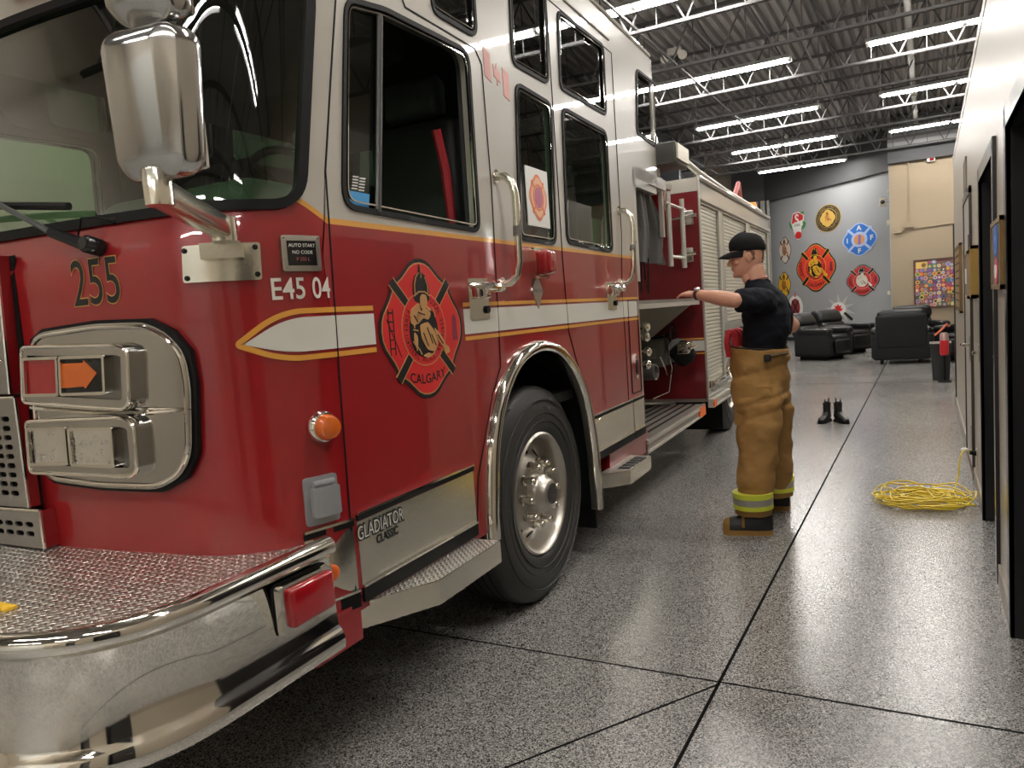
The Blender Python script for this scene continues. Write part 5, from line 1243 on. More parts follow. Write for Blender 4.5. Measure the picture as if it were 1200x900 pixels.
a, b = B(1071.5, 362, YE), B(1117, 301, YE); pb_ = empty('patch_board', (a.x, YE-.02, a.z), 0, 'brown framed board covered with colourful round patches on the tan wall', 'board')
Wp, Hp = .90, b.z-a.z
m = MB()
for x0, x1, z0, z1 in ((0, .03, 0, Hp), (Wp-.03, Wp, 0, Hp), (0, Wp, 0, .03), (0, Wp, Hp-.03, Hp)): m.box(x0, x1, -.03, .0, z0, z1)
m.build('board_frame', mat('walnut_frame', (.10, .05, .025), .5), pb_, False)
m = MB(); m.box(.02, Wp-.02, -.012, .0, .02, Hp-.02); m.build('board_backing', mat('plum_backing', (.20, .09, .08), .7), pb_, False)
pcols = [(.65, .10, .05), (.70, .30, .04), (.10, .15, .45), (.60, .50, .10), (.65, .62, .52), (.45, .05, .08), (.06, .25, .12), (.30, .10, .35), (.03, .03, .04), (.70, .45, .20), (.25, .35, .55)]
pm = [mat('patch_colour', c, .6) for c in pcols]; pmesh = []
for mt in pm:
    m = MB(); m.lathe([(.043, 0), (.043, .006), (.040, .008), (.001, .008)], (0, 0, 0), (0, -1, 0), 12); o_ = m.build('patch', mt, None, False); pmesh.append(o_.data); bpy.data.objects.remove(o_)
cen = []
for mt in pm:
    m = MB(); m.lathe([(.024, .007), (.024, .011), (.001, .011)], (0, 0, 0), (0, -1, 0), 10); o_ = m.build('patch_centre', mt, None, False); cen.append(o_.data); bpy.data.objects.remove(o_)
rr_ = random.Random(3); n_ = 0
for j in range(12):
    for i in range(9):
        if n_ >= 98: break
        if j >= 10 and i < 3: continue
        x = .075+i*(Wp-.15)/8+rr_.uniform(-.012, .012); z = .08+j*(Hp-.16)/11+rr_.uniform(-.012, .012)
        k = rr_.randrange(len(pm)); o_ = bpy.data.objects.new('patch', pmesh[k]); col.objects.link(o_); o_.parent = pb_; o_.location = (x, -.012, z); s_ = rr_.uniform(.8, 1.35); o_.scale = (s_, 1, s_*rr_.uniform(.9, 1.15))
        c2 = bpy.data.objects.new('patch_centre', cen[(k+1+rr_.randrange(len(pm)-1)) % len(pm)]); col.objects.link(c2); c2.parent = o_; n_ += 1
m = MB(); m.box(.05, .30, -.02, -.01, Hp-.22, Hp-.06); o_ = m.build('title_card', mat('yellow_card', (.70, .48, .12), .5), pb_, False); m = MB(); m.lathe([(.05, 0), (.05, .004)], (.22, -.02, Hp-.14), (0, -1, 0), 16); m.build('card_seal', BROWN, o_)
# =================================================================== LOUNGE
LEATH = mat('black_leather', (.008, .008, .009), .38, 0, .05, .35, bump=(14, .25)); FABB = mat('charcoal_fabric', (.018, .019, .020), .8, spec=.2, bump=(120, .2))
def recliner(loc, rz, label, w_=.95, lean=.28, tilt=0):
    r = empty('recliner', loc, rz, label, 'recliner', 'black recliners in the lounge corner')
    hw_ = w_/2
    m = MB(); m.add(*rbox(-hw_+.03, hw_-.03, -.40, .42, .08, .46, .04)); m.build('base', FABB, r)
    m = MB()
    for x in (-hw_+.18, hw_-.18): m.box(x-.03, x+.03, -.30, .36, 0.002, .09); m.lathe([(.03, -.02), (.03, .02)], (x, .32, .03), (1, 0, 0), 12); m.lathe([(.03, -.02), (.03, .02)], (x, -.28, .03), (1, 0, 0), 12)
    m.build('foot_rail', BLACK, r, False)
    for s_ in (-1, 1):
        ar_ = MB(); x0 = s_*(hw_-.19) if s_ > 0 else -hw_; ar_.add(*rbox(x0 if s_ > 0 else -hw_, hw_ if s_ > 0 else -hw_+.19, -.44, .40, .10, .58, .05)); a_ = ar_.build('armrest', FABB, r)
        m = MB(); m.add(*rbox(x0-.01 if s_ > 0 else -hw_-.01, hw_+.01 if s_ > 0 else -hw_+.20, -.47, .36, .53, .68, .065, 4)); m.build('arm_pad', LEATH, a_)
    m = MB(); m.add(*rbox(-hw_+.19, hw_-.19, -.48, .26, .34, .53, .07, 4)); m.build('seat', LEATH, r)
    m = MB(); m.add(*rbox(-hw_+.20, hw_-.20, -.52, -.42, .14, .44, .05, 4)); m.build('footrest', LEATH, r)
    wp = lambda x, y, z: (x, y+(z-.45)*lean, z)
    m = MB(); m.add(*rbox(-hw_+.08, hw_-.08, .30, .44, .30, .93, .05, 4, warp=wp)); m.build('back_shell', FABB, r)
    bk = MB(); bk.add(*rbox(-hw_+.12, hw_-.12, .12, .34, .45, .76, .08, 5, warp=wp)); b_ = bk.build('backrest', LEATH, r)
    m = MB(); m.add(*rbox(-hw_+.10, hw_-.10, .10, .40, .74, 1.03, .11, 5, warp=wp)); m.build('head_pillow', LEATH, r)
    return r
recliner((-2.02, 17.45, 0), radians(62), 'black leather recliner seen from the side, left front of the lounge', .9, .62)
recliner((-1.72, 19.0, 0), radians(55), 'black leather recliner standing behind the left front one', .98, .55)
recliner((-.47, 16.15, 0), radians(180+3), 'black recliner turned away, showing its flat dark back', 1.02, .02)
recliner((-.20, 18.5, 0), radians(20), 'black recliner half hidden behind the one turned away', .98, .2)
recliner((.72, 16.2, 0), radians(-28), 'black leather recliner at the right, partly cut off by the wall end', .98, .25)
# bin and the red tub on it
r = empty('trash_bin', (.155, 12.95, 0), 0, 'tall black plastic trash bin beside the end of the wall', 'bin')
m = MB(); rings = []
for z, h_ in ((.0, .105), (.02, .112), (.50, .135), (.53, .135), (.56, .14), (.56, .125), (.06, .10)): rings.append([(x, y, z) for x, y in rnd([(-h_, -h_), (h_, -h_), (h_, h_), (-h_, h_)], .03, 4)])
m.loft(rings); m.build('bin_body', mat('black_plastic', (.02, .02, .022), .4), r)
m = MB(); m.tube([(x, y, .565) for x, y in rnd([(-.135, -.135), (.135, -.135), (.135, .135), (-.135, .135)], .03, 4)], .010, 6, closed=True); m.build('bin_liner', mat('pale_liner', (.45, .45, .42), .4), r)
r = empty('cleaning_tub', (.20, 12.62, .40), 0, 'red plastic tub with an orange handle, above the trash bin', 'tub')
m = MB(); m.lathe([(.058, .02), (.060, .05), (.060, .22), (.001, .22)], (0, 0, 0), (0, 0, 1), 20); m.lathe([(.001, .0), (.05, .0), (.058, .02)], (0, 0, 0), (0, 0, 1), 20, caps=False); m.build('tub_body', mat('red_plastic', (.55, .02, .03), .35), r)
m = MB(); m.lathe([(.058, .22), (.058, .30), (.04, .33), (.001, .33)], (0, 0, 0), (0, 0, 1), 20); m.build('tub_lid', mat('frosted_lid', (.45, .30, .28), .3), r)
m = MB(); m.tube([(-.12, -.03, .30), (-.05, -.05, .36), (.04, -.04, .46), (.06, 0, .42)], .014, 8); m.build('tub_handle', mat('orange_handle', (.75, .16, .07), .4), r)
m = MB(); m.tube([(0, 0, -.40), (0, 0, .0)], .016, 8); m.lathe([(.09, -.40), (.09, -.385), (.02, -.37)], (0, 0, 0), (0, 0, 1), 20); m.build('stand', BLACK, r)
# =================================================================== RIGHT WALL
def wallthing(name, y0, y1, z0, z1, d, label, cat, edge, face, group=None):
    r = empty(name, (RX, (y0+y1)/2, z0), 0, label, cat, group); h = (y1-y0)/2
    m = MB(); fw = .02
    for a, b, c, e in ((-h, -h+fw, 0, z1-z0), (h-fw, h, 0, z1-z0), (-h, h, 0, fw), (-h, h, z1-z0-fw, z1-z0)): m.box(-d, 0, a, b, c, e)
    m.build('frame', edge, r, False); m = MB(); m.box(-d+.004, -.001, -h+fw*.5, h-fw*.5, fw*.5, z1-z0-fw*.5); m.build('panel', face, r, False); return r
GOLDF = mat('gold_picture_frame', (.50, .33, .10), .3, .6)
r = wallthing('emblem_picture', 3.52, 4.02, 1.395, 1.685, .030, 'small framed picture with blue and red emblems, between the two nearest doors', 'picture', mat('brown_frame_edge', (.24, .15, .05), .35, .4), mat('charcoal_picture', (.06, .065, .07), .4))
ff = lambda x, y, o=0: Vector((-.027-o, -x*.10, .205+y*.075)); panel(maltese(1), (), ff, .0015, 0).build('blue_cross', BLUE, r, False); text('F', .6, ff, .003, 'cross_letter', EMW, r)
ff = lambda x, y, o=0: Vector((-.027-o, -x*.11, .075+y*.065)); panel(maltese(1), (), ff, .0015, 0).build('red_shield', EMRED, r, False); panel(ell(0, 0, .45, .45), (), ff, .003, 0).build('shield_centre', EMW, r, False)
r = wallthing('notice_board', 5.48, 5.62, 1.335, 1.66, .045, 'gold edged picture frame beside the second nearest door', 'picture', GOLDF, mat('cream_mount', (.60, .52, .38), .5))
m = MB(); m.box(-.043, -.040, -.04, .04, .05, .27); m.build('photo', BROWN, r, False)
r = wallthing('picture_frame', 5.75, 6.05, 1.325, 1.64, .055, 'dark and beige framed notice between the gold frame and the grey door', 'picture', mat('beige_frame', (.45, .36, .24), .4), mat('dark_notice', (.07, .035, .03), .4))
m = MB(); m.box(-.056, -.051, -.10, .12, .10, .20); m.build('white_notice', WHITE, r, False)
r = wallthing('memorial_plaque', 8.0, 9.1, 1.16, 1.80, .025, 'long bronze plaque with rows of small plates, beyond the grey door', 'plaque', mat('bronze_edge', (.22, .14, .07), .4, .6), mat('bronze_field', (.12, .07, .04), .5, .3))
m = MB()
for j in range(8):
    for i in range(5): m.box(-.029, -.024, -.50+i*.2, -.34+i*.2, .05+j*.07, .10+j*.07)
m.build('name_plates', mat('brass_plates', (.45, .30, .12), .35, .7), r, False)
r = wallthing('air_grille', 6.85, 7.20, 2.13, 2.40, .012, 'small brown air grille above the grey door', 'vent', mat('taupe_grille', (.22, .18, .14), .5), mat('taupe_grille_dark', (.12, .10, .08), .5))
r = empty('light_switch', (RX, 5.62, .98), 0, 'small steel switch button on the wall left of the second nearest door', 'switch'); m = MB(); m.box(-.006, 0, -.035, .035, -.055, .055); m.build('plate', BRUSH, r, False); m = MB(); m.lathe([(.014, 0), (.014, .03), (.001, .034)], (-.006, 0, 0), (-1, 0, 0), 12); m.build('button', CHROME, r)
# outlet low on the wall with a plug and a paper tag
o_y = 5.95; 
r = empty('wall_outlet', (RX, o_y, .235), 0, 'low wall outlet with a black plug in it, above the yellow cord', 'outlet'); m = MB(); m.box(-.006, 0, -.035, .035, -.055, .055); m.build('plate', mat('outlet_plate', (.5, .47, .4), .4), r, False)
# yellow extension cord
CORD = mat('yellow_cord', (.80, .60, .03), .35)
rr_ = random.Random(11); cx, cy = .02, 5.52; pts = []
for loop_ in range(17):
    a0 = rr_.uniform(0, 6.28); R0 = rr_.uniform(.14, .30); e_ = rr_.uniform(.35, .75); rot = rr_.uniform(-.5, .5); ox, oy = rr_.uniform(-.13, .03), rr_.uniform(-.12, .12)
    for k in range(14):
        t = a0+2*pi*k/14; x = R0*cos(t); y = R0*e_*1.3*sin(t); X_ = cx+ox+x*cos(rot)-y*sin(rot); Y_ = cy+oy+x*sin(rot)+y*cos(rot)
        X_ = min(X_, .255); pts.append(Vector((X_, Y_, .010+.0045*loop_*rr_.uniform(.3, 1)+.006*abs(sin(t*1.5)))))
def smoothpath(P_, it=2, mult=2):
    P_ = [tuple(p) for p in P_]
    out = []
    for i in range(len(P_)-1):
        p0, p1, p2, p3 = [Vector(P_[min(max(i+k, 0), len(P_)-1)]) for k in (-1, 0, 1, 2)]
        for j in range(mult):
            t = j/mult; out.append(.5*((2*p1)+(-p0+p2)*t+(2*p0-5*p1+4*p2-p3)*t*t+(-p0+3*p1-3*p2+p3)*t**3))
    return out+[Vector(P_[-1])]
pts += [Vector((.10, 5.62, .03)), Vector((.14, 5.74, .06)), Vector((.165, 5.80, .16)), Vector((.175, 5.84, .25)), Vector((.20, 5.90, .285)), Vector((.235, 5.94, .265))]
r = empty('extension_cord', (cx, cy, 0), 0, 'yellow extension cord piled in loops on the floor by the right wall', 'cord')
off = Vector((cx, cy, 0)); m = MB(); m.tube([p-off for p in smoothpath(pts, 1, 2)], .0052, 6); m.build('cable', CORD, r, ang=80)
loopb = [Vector((-.25+.12*cos(t), .16+.14*sin(t), .02+.03*max(0, sin(t)))) for t in [2*pi*k/20 for k in range(15)]]; m = MB(); m.tube(loopb, .005, 6); m.build('stray_loop', CORD, r, ang=80)
m = MB(); m.tube([Vector((.235, 5.94, .265))-off, Vector((.272, 5.95, .255))-off], [.014, .018], 10); m.build('plug', BLACK, r)
m = MB(); P4 = [Vector((.215, 5.90, .275)), Vector((.225, 5.96, .265)), Vector((.262, 5.93, .10)), Vector((.252, 5.86, .11))]; P4 = [p-off for p in P4]; m.add(P4+[p+Vector((-.003, -.004, 0)) for p in P4], [(0, 1, 2, 3), (7, 6, 5, 4), (0, 4, 5, 1), (1, 5, 6, 2), (2, 6, 7, 3), (3, 7, 4, 0)]); m.build('paper_tag', mat('kraft_tag', (.55, .45, .33), .6), r, False)
m = MB(); m.sphere(Vector((.205, 5.92, .285))-off, .022, 10, (1.2, 1, .7)); m.build('tag_ring', WHITE, r)
# boots standing on the floor
BL_ = mat('black_boot_leather', (.015, .013, .012), .4)
def boot(x, y, rz, label):
    r = empty('ankle_boot', (x, y, 0), rz, label, 'boot'); m = MB()   # toe towards -y
    rings = []
    for t, hw_, z1 in ((-.17, .025, .045), (-.155, .038, .06), (-.10, .047, .075), (-.03, .044, .095), (.02, .040, .13), (.07, .040, .13), (.10, .034, .11), (.115, .02, .06)):
        rings.append([(hw_*cos(a), t, .018+(z1-.018)*max(0, .5+.5*sin(a))) for a in [2*pi*k/14 for k in range(14)]])
    m.loft(rings); sh_ = []
    for z, a_, b_ in ((.09, .042, .055), (.14, .040, .052), (.19, .042, .055), (.215, .043, .057), (.215, .036, .05), (.12, .034, .045)): sh_.append([(a_*cos(a), .05+b_*sin(a), z) for a in [2*pi*k/14 for k in range(14)]])
    m.loft(sh_); m.build('upper', BL_, r)
    m = MB(); ol = [(hw_*s_*1.08, t) for s_, seq in ((1, ((-.175, .02), (-.15, .040), (-.09, .049), (0, .042), (.08, .042), (.118, .02))), ) for t, hw_ in seq]; ol = ol+[(-x_, t) for x_, t in reversed(ol)]
    n = len(ol); m.add([(x_, t, 0) for x_, t in ol]+[(x_, t, .022) for x_, t in ol], [tuple(reversed(range(n))), tuple(range(n, 2*n))]+[(i, (i+1) % n, n+(i+1) % n, n+i) for i in range(n)]); m.build('sole', BLACK, r, False)
    for yy in (-.01, .105): m = MB(); m.tube([(0, yy, .20), (.004, yy+.008*(1 if yy > 0 else -1), .25), (0, yy+.004, .20)], .008, 6); m.build('pull_tab', BL_, r)
boot(-1.02, 8.86, radians(-12), 'left one of a pair of black ankle boots on the floor, toe toward viewer')
boot(-.87, 8.86, radians(28), 'right one of a pair of black ankle boots on the floor, turned outward')
# things on and over the truck
r = empty('traffic_cone', O+N*(-.17)+T*7.72+Vector((0, 0, 2.552)), 0, 'orange cone top showing above the rear of the truck roof', 'cone'); m = MB(); m.lathe([(.095, .0), (.09, .16), (.075, .19), (.001, .20)], (0, 0, 0), (0, 0, 1), 20); m.build('cone_body', mat('hi_vis_orange', (.90, .32, .02), .4), r)
m = MB(); m.box(-.10, .10, -.12, .12, 0, .03); m.build('cone_base', BLACK, r, False)
r = empty('folded_strut', O+N*(-.15)+T*6.75+Vector((0, 0, 2.585)), radians(2), 'faded red folded strut standing on the truck roof before the cone', 'strut'); m = MB(); m.tube([(-.02, -.35, .03), (0, .0, .30), (.0, .12, .06)], .03, 8); m.tube([(.0, -.2, .02), (.0, .3, .03)], .03, 8); m.build('strut_frame', mat('faded_red_strut', (.40, .12, .11), .5), r)
# twin emergency lamp and detector under the joists
r = empty('emergency_light', B(791, 62, 12.2), 0, 'white twin head emergency light hanging under the roof joists', 'emergency light'); m = MB(); m.add(*rbox(-.12, .12, -.05, .05, -.02, .08, .02, 2)); m.tube([(0, 0, .08), (0, 0, .5)], .01, 6); m.build('housing', WHITE, r)
for s_ in (-1, 1): m = MB(); m.lathe([(.03, .0), (.07, .06), (.07, .10), (.001, .10)], (s_*.13, -.02, -.06), (s_*.2, -1, -.3), 16); m.build('lamp_head', mat('frosted_lamp', (.8, .78, .74), .3) if not bpy.data.materials.get('frosted_lamp') else bpy.data.materials['frosted_lamp'], r)
r = empty('smoke_detector', B(851, 129, 16.5), 0, 'small pale detector hanging from the deck between two light rows', 'detector'); m = MB(); m.lathe([(.05, 0), (.06, .04), (.06, .07), (.001, .08)], (0, 0, 0), (0, 0, 1), 16); m.tube([(0, 0, .08), (0, 0, .9)], .008, 6); m.build('housing', mat('pale_detector', (.55, .52, .42), .4), r)
for i, (px, py, y, lb) in enumerate(((921, 160, 20.0, 'white sprinkler lamp globe on a drop pipe above the fourth light row'), (921, 182, 20.1, 'white sprinkler lamp globe on a drop pipe just below the fourth light row'))):
    r = empty('globe_lamp', B(px, py, y), 0, lb, 'lamp'); m = MB(); m.sphere((0, 0, 0), .055, 14); m.tube([(0, 0, 0), (0, 0, .35)], .012, 6); m.build('globe', WHITE, r)
# =================================================================== THE PERSON
SKIN = mat('skin', (.58, .30, .20), .45, var=(30, .06)); SKIN.node_tree.nodes['Principled BSDF'].inputs['Subsurface Weight'].default_value = .08
SKIN.node_tree.nodes['Principled BSDF'].inputs['Subsurface Radius'].default_value = (.02, .008, .004)
SHIRT = mat('navy_black_shirt', (.008, .009, .013), .85, spec=.15, bump=(200, .1)); PANTS = mat('tan_turnout_cloth', (.31, .165, .042), .75, bump=(160, .3), var=(9, .12))
LIME = mat('lime_trim', (.62, .66, .05), .5); REFL = mat('silver_trim', (.36, .35, .31), .35, .3); CAPM = mat('black_cap', (.009, .009, .010), .8, spec=.2)
PE = empty('person', (-.92, 4.80, 0), 0, 'person in black cap, black t-shirt and tan turnout trousers reaching toward the truck', 'person')
PO = Vector((-.92, 4.80, 0))
def rel(v): return Vector(v)-PO
def remesh(mb, name, mt, vox=.006, it=3, disp=None, parent=PE, label=None):
    o = mb.build('tmp', mt, None); md = o.modifiers.new('r', 'REMESH'); md.mode = 'VOXEL'; md.voxel_size = vox; md.use_smooth_shade = True
    dg = bpy.context.evaluated_depsgraph_get(); me = bpy.data.meshes.new_from_object(o.evaluated_get(dg)); bpy.data.objects.remove(o)
    bm = bmesh.new(); bm.from_mesh(me)
    for _ in range(it): bmesh.ops.smooth_vert(bm, verts=bm.verts, factor=.5, use_axis_x=True, use_axis_y=True, use_axis_z=True)
    bm.normal_update()
    if disp:
        dv = [(v, disp(v.co, v.normal)) for v in bm.verts]
        for v, d in dv: v.co += v.normal*d
    for f_ in bm.faces: f_.smooth = True
    bm.to_mesh(me); bm.free(); me.materials.clear(); me.materials.append(mt)
    o = bpy.data.objects.new(name, me); col.objects.link(o); o.parent = parent
    if label: o['label'] = label
    return o
def cap_(mb, a, b, ra, rb_, n=14):
    a, b = Vector(a), Vector(b); d = (b-a)
    k = 6; pts = [a.lerp(b, i/k) for i in range(k+1)]; mb.tube(pts, [ra+(rb_-ra)*i/k for i in range(k+1)], n)
    mb.sphere(a, ra, n); mb.sphere(b, rb_, n)
def er(cx, cy, z, a, b, n=28, tilt=(0, 0)): return [Vector((cx+a*cos(2*pi*k/n), cy+b*sin(2*pi*k/n), z+tilt[0]*cos(2*pi*k/n)+tilt[1]*sin(2*pi*k/n))) for k in range(n)]
# joints (measured)
EAR = B(876.5, 302, 4.80); 
shL = rel(B(893, 352, 4.60)); elL = rel(B(861, 352, 4.40)); wrL = rel(B(816, 345, 4.46)); knL = rel(B(797, 343.5, 4.52))
shR = rel(B(900, 352, 4.99)); elR = rel(B(929, 381, 5.06)); wrR = rel(Vector((-.95, 5.02, 1.14)))
E_ = rel(EAR)
hn = rel(B(883, 606, 4.56)); hf = rel(B(911, 596, 5.02)); nx, ny, fx_, fy_ = hn.x, hn.y, hf.x, hf.y
body = MB()
# head: stacked sections; x forward is -X in the world
secs = [(-.118, .030, -.005, .028), (-.108, .078, .010, .040), (-.095, .092, .030, .048), (-.080, .094, .052, .054), (-.066, .096, .066, .060), (-.052, .095, .076, .064), (-.038, .096, .084, .067), (-.020, .098, .090, .070), (0, .096, .094, .073), (.018, .092, .097, .075), (.034, .097, .099, .077), (.055, .098, .100, .078), (.080, .092, .096, .074), (.105, .078, .083, .064), (.125, .052, .060, .045), (.136, .018, .025, .018)]
rings = []
for z, fw_, bk_, hw_ in secs:
    R_ = []
    for k in range(40):
        a = 2*pi*k/40; c_, s_ = cos(a), sin(a); x = (fw_ if c_ > 0 else bk_)*math.copysign(abs(c_)**.9, c_); y = hw_*math.copysign(abs(s_)**.85, s_)
        R_.append(Vector((-x, y, z)))
    rings.append(R_)
hd = MB(); hd.loft(rings)
hd.loft([er(-.098, 0, .018, .008, .007, 12), er(-.108, 0, .0, .012, .010, 12), er(-.119, 0, -.018, .014, .015, 12), er(-.112, 0, -.030, .012, .016, 12), er(-.095, 0, -.034, .01, .012, 12)])   # nose
hd.sphere((-.095, 0, -.047), .016, 12, (.8, 1.5, .45)); hd.sphere((-.094, 0, -.061), .016, 12, (.8, 1.4, .5)); hd.sphere((-.088, 0, -.094), .022, 12, (.8, 1.2, .8))
for s_ in (-1, 1):
    hd.sphere((-.088, s_*.034, .032), .016, 10, (.6, 1.5, .5)); hd.sphere((-.070, s_*.050, -.018), .022, 10, (.9, .7, .8))
    hd.add(*MB().sphere((.008, s_*.076, -.004), .030, 12, (.55, .30, 1.0)).__dict__['v':] ) if False else hd.sphere((.008, s_*.078, -.002), .030, 12, (.62, .32, 1.05))
yaw = radians(8); tl_ = radians(-6)
Rm = Matrix.Rotation(yaw, 4, 'Z') @ Matrix.Rotation(tl_, 4, 'Y')
body.add([Rm @ Vector(v)*1.0 + E_ for v in hd.v], hd.f)
nk0 = E_+Vector((.035, 0, -.07)); nk1 = Vector((.008, -.005, 1.49)); cap_(body, nk0, nk1, .056, .062, 18); cap_(body, E_+Vector((-.02, 0, -.075)), nk1+Vector((-.01, 0, .0)), .042, .058, 16)
cap_(body, nk1, (.03, 0, 1.30), .06, .10, 16)
for s0, s1 in ((shL, nk1), (shR, nk1)): cap_(body, s0, s1+Vector((0, 0, -.05)), .045, .05)
cap_(body, shL, elL, .054, .043); cap_(body, elL, elL.lerp(wrL, .35), .044, .046); cap_(body, elL.lerp(wrL, .35), wrL, .046, .028)
cap_(body, shR, elR, .054, .043); cap_(body, elR, elR.lerp(wrR, .35), .044, .045); cap_(body, elR.lerp(wrR, .35), wrR, .044, .028)
cap_(body, (.03, 0, 1.30), (.02, 0, 1.0), .10, .11)
for s_, fx, hx in ((-1, .0, nx), (1, .0, fx_)): cap_(body, (.0, s_*.08, .98), (.0+fx, s_*.13, .55), .06, .045); cap_(body, (fx, s_*.13, .55), (hx, s_*.20, .14), .045, .035)
def hand(base, d, up_, side, curl=.25, sc_=1.):
    """palm from the wrist along d; side = direction from little finger to thumb"""
    d = d.normalized(); side = (side-d*side.dot(d)).normalized(); pn = d.cross(side).normalized()
    if pn.dot(up_) < 0: pn = -pn
    pc = base+d*.045
    for i in range(4):
        o_ = side*(.030-.020*i); cap_(body, base+d*.012+o_*.6, base+d*.088+o_, .0135, .0115, 10)
    for i, (ln, rr0) in enumerate(((.070, .0088), (.079, .0092), (.073, .0088), (.058, .0078))):
        o_ = side*(.031-.0215*i); p = base+d*(.090-.004*abs(i-1))+o_; q = (d+side*(.16-.11*i)*.6).normalized(); ang_ = curl*(.55+.22*i)
        for j, fr_ in enumerate((.45, .31, .24)):
            dir_ = (q*cos(ang_)-pn*sin(ang_)).normalized(); e = p+dir_*ln*fr_; cap_(body, p, e, rr0*(1-.08*j), rr0*(.94-.09*j), 8); p = e; ang_ += curl*.9
    t0 = base+d*.022+side*.030; t1 = t0+(d*.55+side*.75-pn*.25).normalized()*.040; t2 = t1+(d*.85+side*.35-pn*.30).normalized()*.032; t3 = t2+(d*.95+side*.1-pn*.30).normalized()*.026
    cap_(body, t0-side*.012, t1, .015, .0115, 10); cap_(body, t1, t2, .011, .010, 10); cap_(body, t2, t3, .010, .0075, 10)
hand(wrL, knL-wrL, Vector((0, 0, 1)), Vector((0, 1, .25)), .28)
hand(wrR, Vector((-.9, -.35, -.25)), Vector((0, 0, 1)), Vector((0, -1, .3)), .5)
body_o = remesh(body, 'body', SKIN, .0042, 2)
def H3(v): return Rm @ Vector(v)+E_
m = MB()
for s_ in (-1, 1): m.sphere(H3((-.083, s_*.031, .016)), .012, 12)
m.build('eyeball', mat('eye_white', (.7, .68, .65), .2), PE)
m = MB()
for s_ in (-1, 1): m.sphere(H3((-.0915, s_*.032, .016)), .0055, 10)
m.build('iris', mat('iris_dark', (.03, .02, .015), .2), PE)
for s_ in (-1, 1): m = MB(); m.tube([H3((-.097, s_*.014, .035)), H3((-.099, s_*.032, .040)), H3((-.088, s_*.05, .034))], [.003, .004, .002], 6); m.build('eyebrow', mat('brown_hair', (.06, .03, .015), .8) if not bpy.data.materials.get('brown_hair') else bpy.data.materials['brown_hair'], PE)
m = MB(); m.tube([H3((-.101, -.020, -.054)), H3((-.107, 0, -.0535)), H3((-.101, .020, -.054))], .0018, 6); m.build('mouth_line', mat('lip_line', (.25, .07, .05), .5), PE)
# short hair below the cap
m = MB(); rings = []
for z, fw_, bk_, hw_ in ((-.048, -.035, .083, .060), (-.02, -.015, .0935, .072), (.02, .01, .101, .0775), (.05, .03, .103, .0795), (.08, .03, .099, .0765)):
    ring = []
    for k in range(21):
        a = pi/2+pi*k/20; ring.append(H3((bk_*-cos(a), hw_*sin(a), z)))
    rings.append(ring+[H3((.8*bk_*-cos(pi/2+pi*k/20), .9*hw_*sin(pi/2+pi*k/20), z)) for k in range(20, -1, -1)])
m.loft(rings); m.build('hair', mat('cropped_hair', (.16, .085, .05), .9), PE)
# cap
m = MB(); rings = []
for z, a_, hw_ in ((.030, .104, .083), (.036, .108, .087), (.06, .109, .088), (.085, .104, .083), (.11, .090, .072), (.13, .066, .053), (.143, .034, .028), (.147, .004, .004)):
    rings.append([H3((.004-a_*cos(2*pi*k/36)-(.0), hw_*sin(2*pi*k/36), z+.012+.014*cos(2*pi*k/36)*(1 if z < .1 else .5))) for k in range(36)])
m.loft(rings, cap=True); m.sphere(H3((.004, 0, .162)), .006, 8); cp = m.build('cap', CAPM, PE, ang=80)
m = MB(); top_ = []; bt_ = []
for i in range(7):
    t = i/6
    for k in range(15):
        a = -pi/2*.92+pi*.92*k/14; r0 = Vector((-.106*cos(a)*1.0, .080*sin(a))); r1 = Vector((-.178*cos(a)*.98-.003, .078*sin(a))); q = r0.lerp(r1, t)
        z = .050-.012*t-.016*(abs(sin(a))**2)*(.4+t)-.010*t*t
        top_.append(H3((q.x, q.y, z+.003))); bt_.append(H3((q.x, q.y, z-.001)))
n = len(top_); fs = []
for i in range(6):
    for k in range(14): a_ = i*15+k; fs += [(a_, a_+1, a_+16, a_+15), (n+a_+15, n+a_+16, n+a_+1, n+a_)]
for k in range(14): fs.append((90+k, 90+k+1, n+90+k+1, n+90+k))
for i in range(6): fs += [(i*15, (i+1)*15, n+(i+1)*15, n+i*15), (i*15+14, (i+1)*15+14, n+(i+1)*15+14, n+i*15+14)]
m.add(top_+bt_, fs); m.build('brim', CAPM, cp, ang=60)
# shirt
sh_ = MB()
rings = [er(.01, .0, 1.02, .125, .160), er(.025, 0, 1.12, .130, .166), er(.045, 0, 1.22, .140, .180), er(.045, 0, 1.32, .142, .192), er(.04, 0, 1.40, .128, .188), er(.028, -.0, 1.455, .112, .155), er(.012, 0, 1.505, .088, .100), er(-.002, 0, 1.545, .068, .072)]
sh_.loft(rings)
cap_(sh_, shL+Vector((.01, .05, -.02)), shL, .075, .076, 18); cap_(sh_, shL, shL.lerp(elL, .72), .074, .070, 18); cap_(sh_, shR+Vector((0, -.05, -.02)), shR, .075, .074, 18); cap_(sh_, shR, shR.lerp(elR, .55), .074, .068, 18)
def wr(sc1, amp):
    def d(c, n_):
        return amp*(noise.noise(Vector((c.x*sc1, c.y*sc1, c.z*sc1*1.6)))+.5*noise.noise(Vector((c.x*sc1*2.3+5, c.y*sc1*2.3, c.z*sc1*3)))) 
    return d
remesh(sh_, 't_shirt', SHIRT, .008, 3, wr(11, .010))
m = MB(); m.tube([H3((.0, 0, 0))*0+Vector((-.002+.069*cos(t), .072*sin(t), 1.545+.010*cos(t))) for t in [2*pi*k/24 for k in range(24)]], .005, 6, closed=True); m.build('collar_cord', mat('pale_collar', (.45, .20, .18), .6), PE)
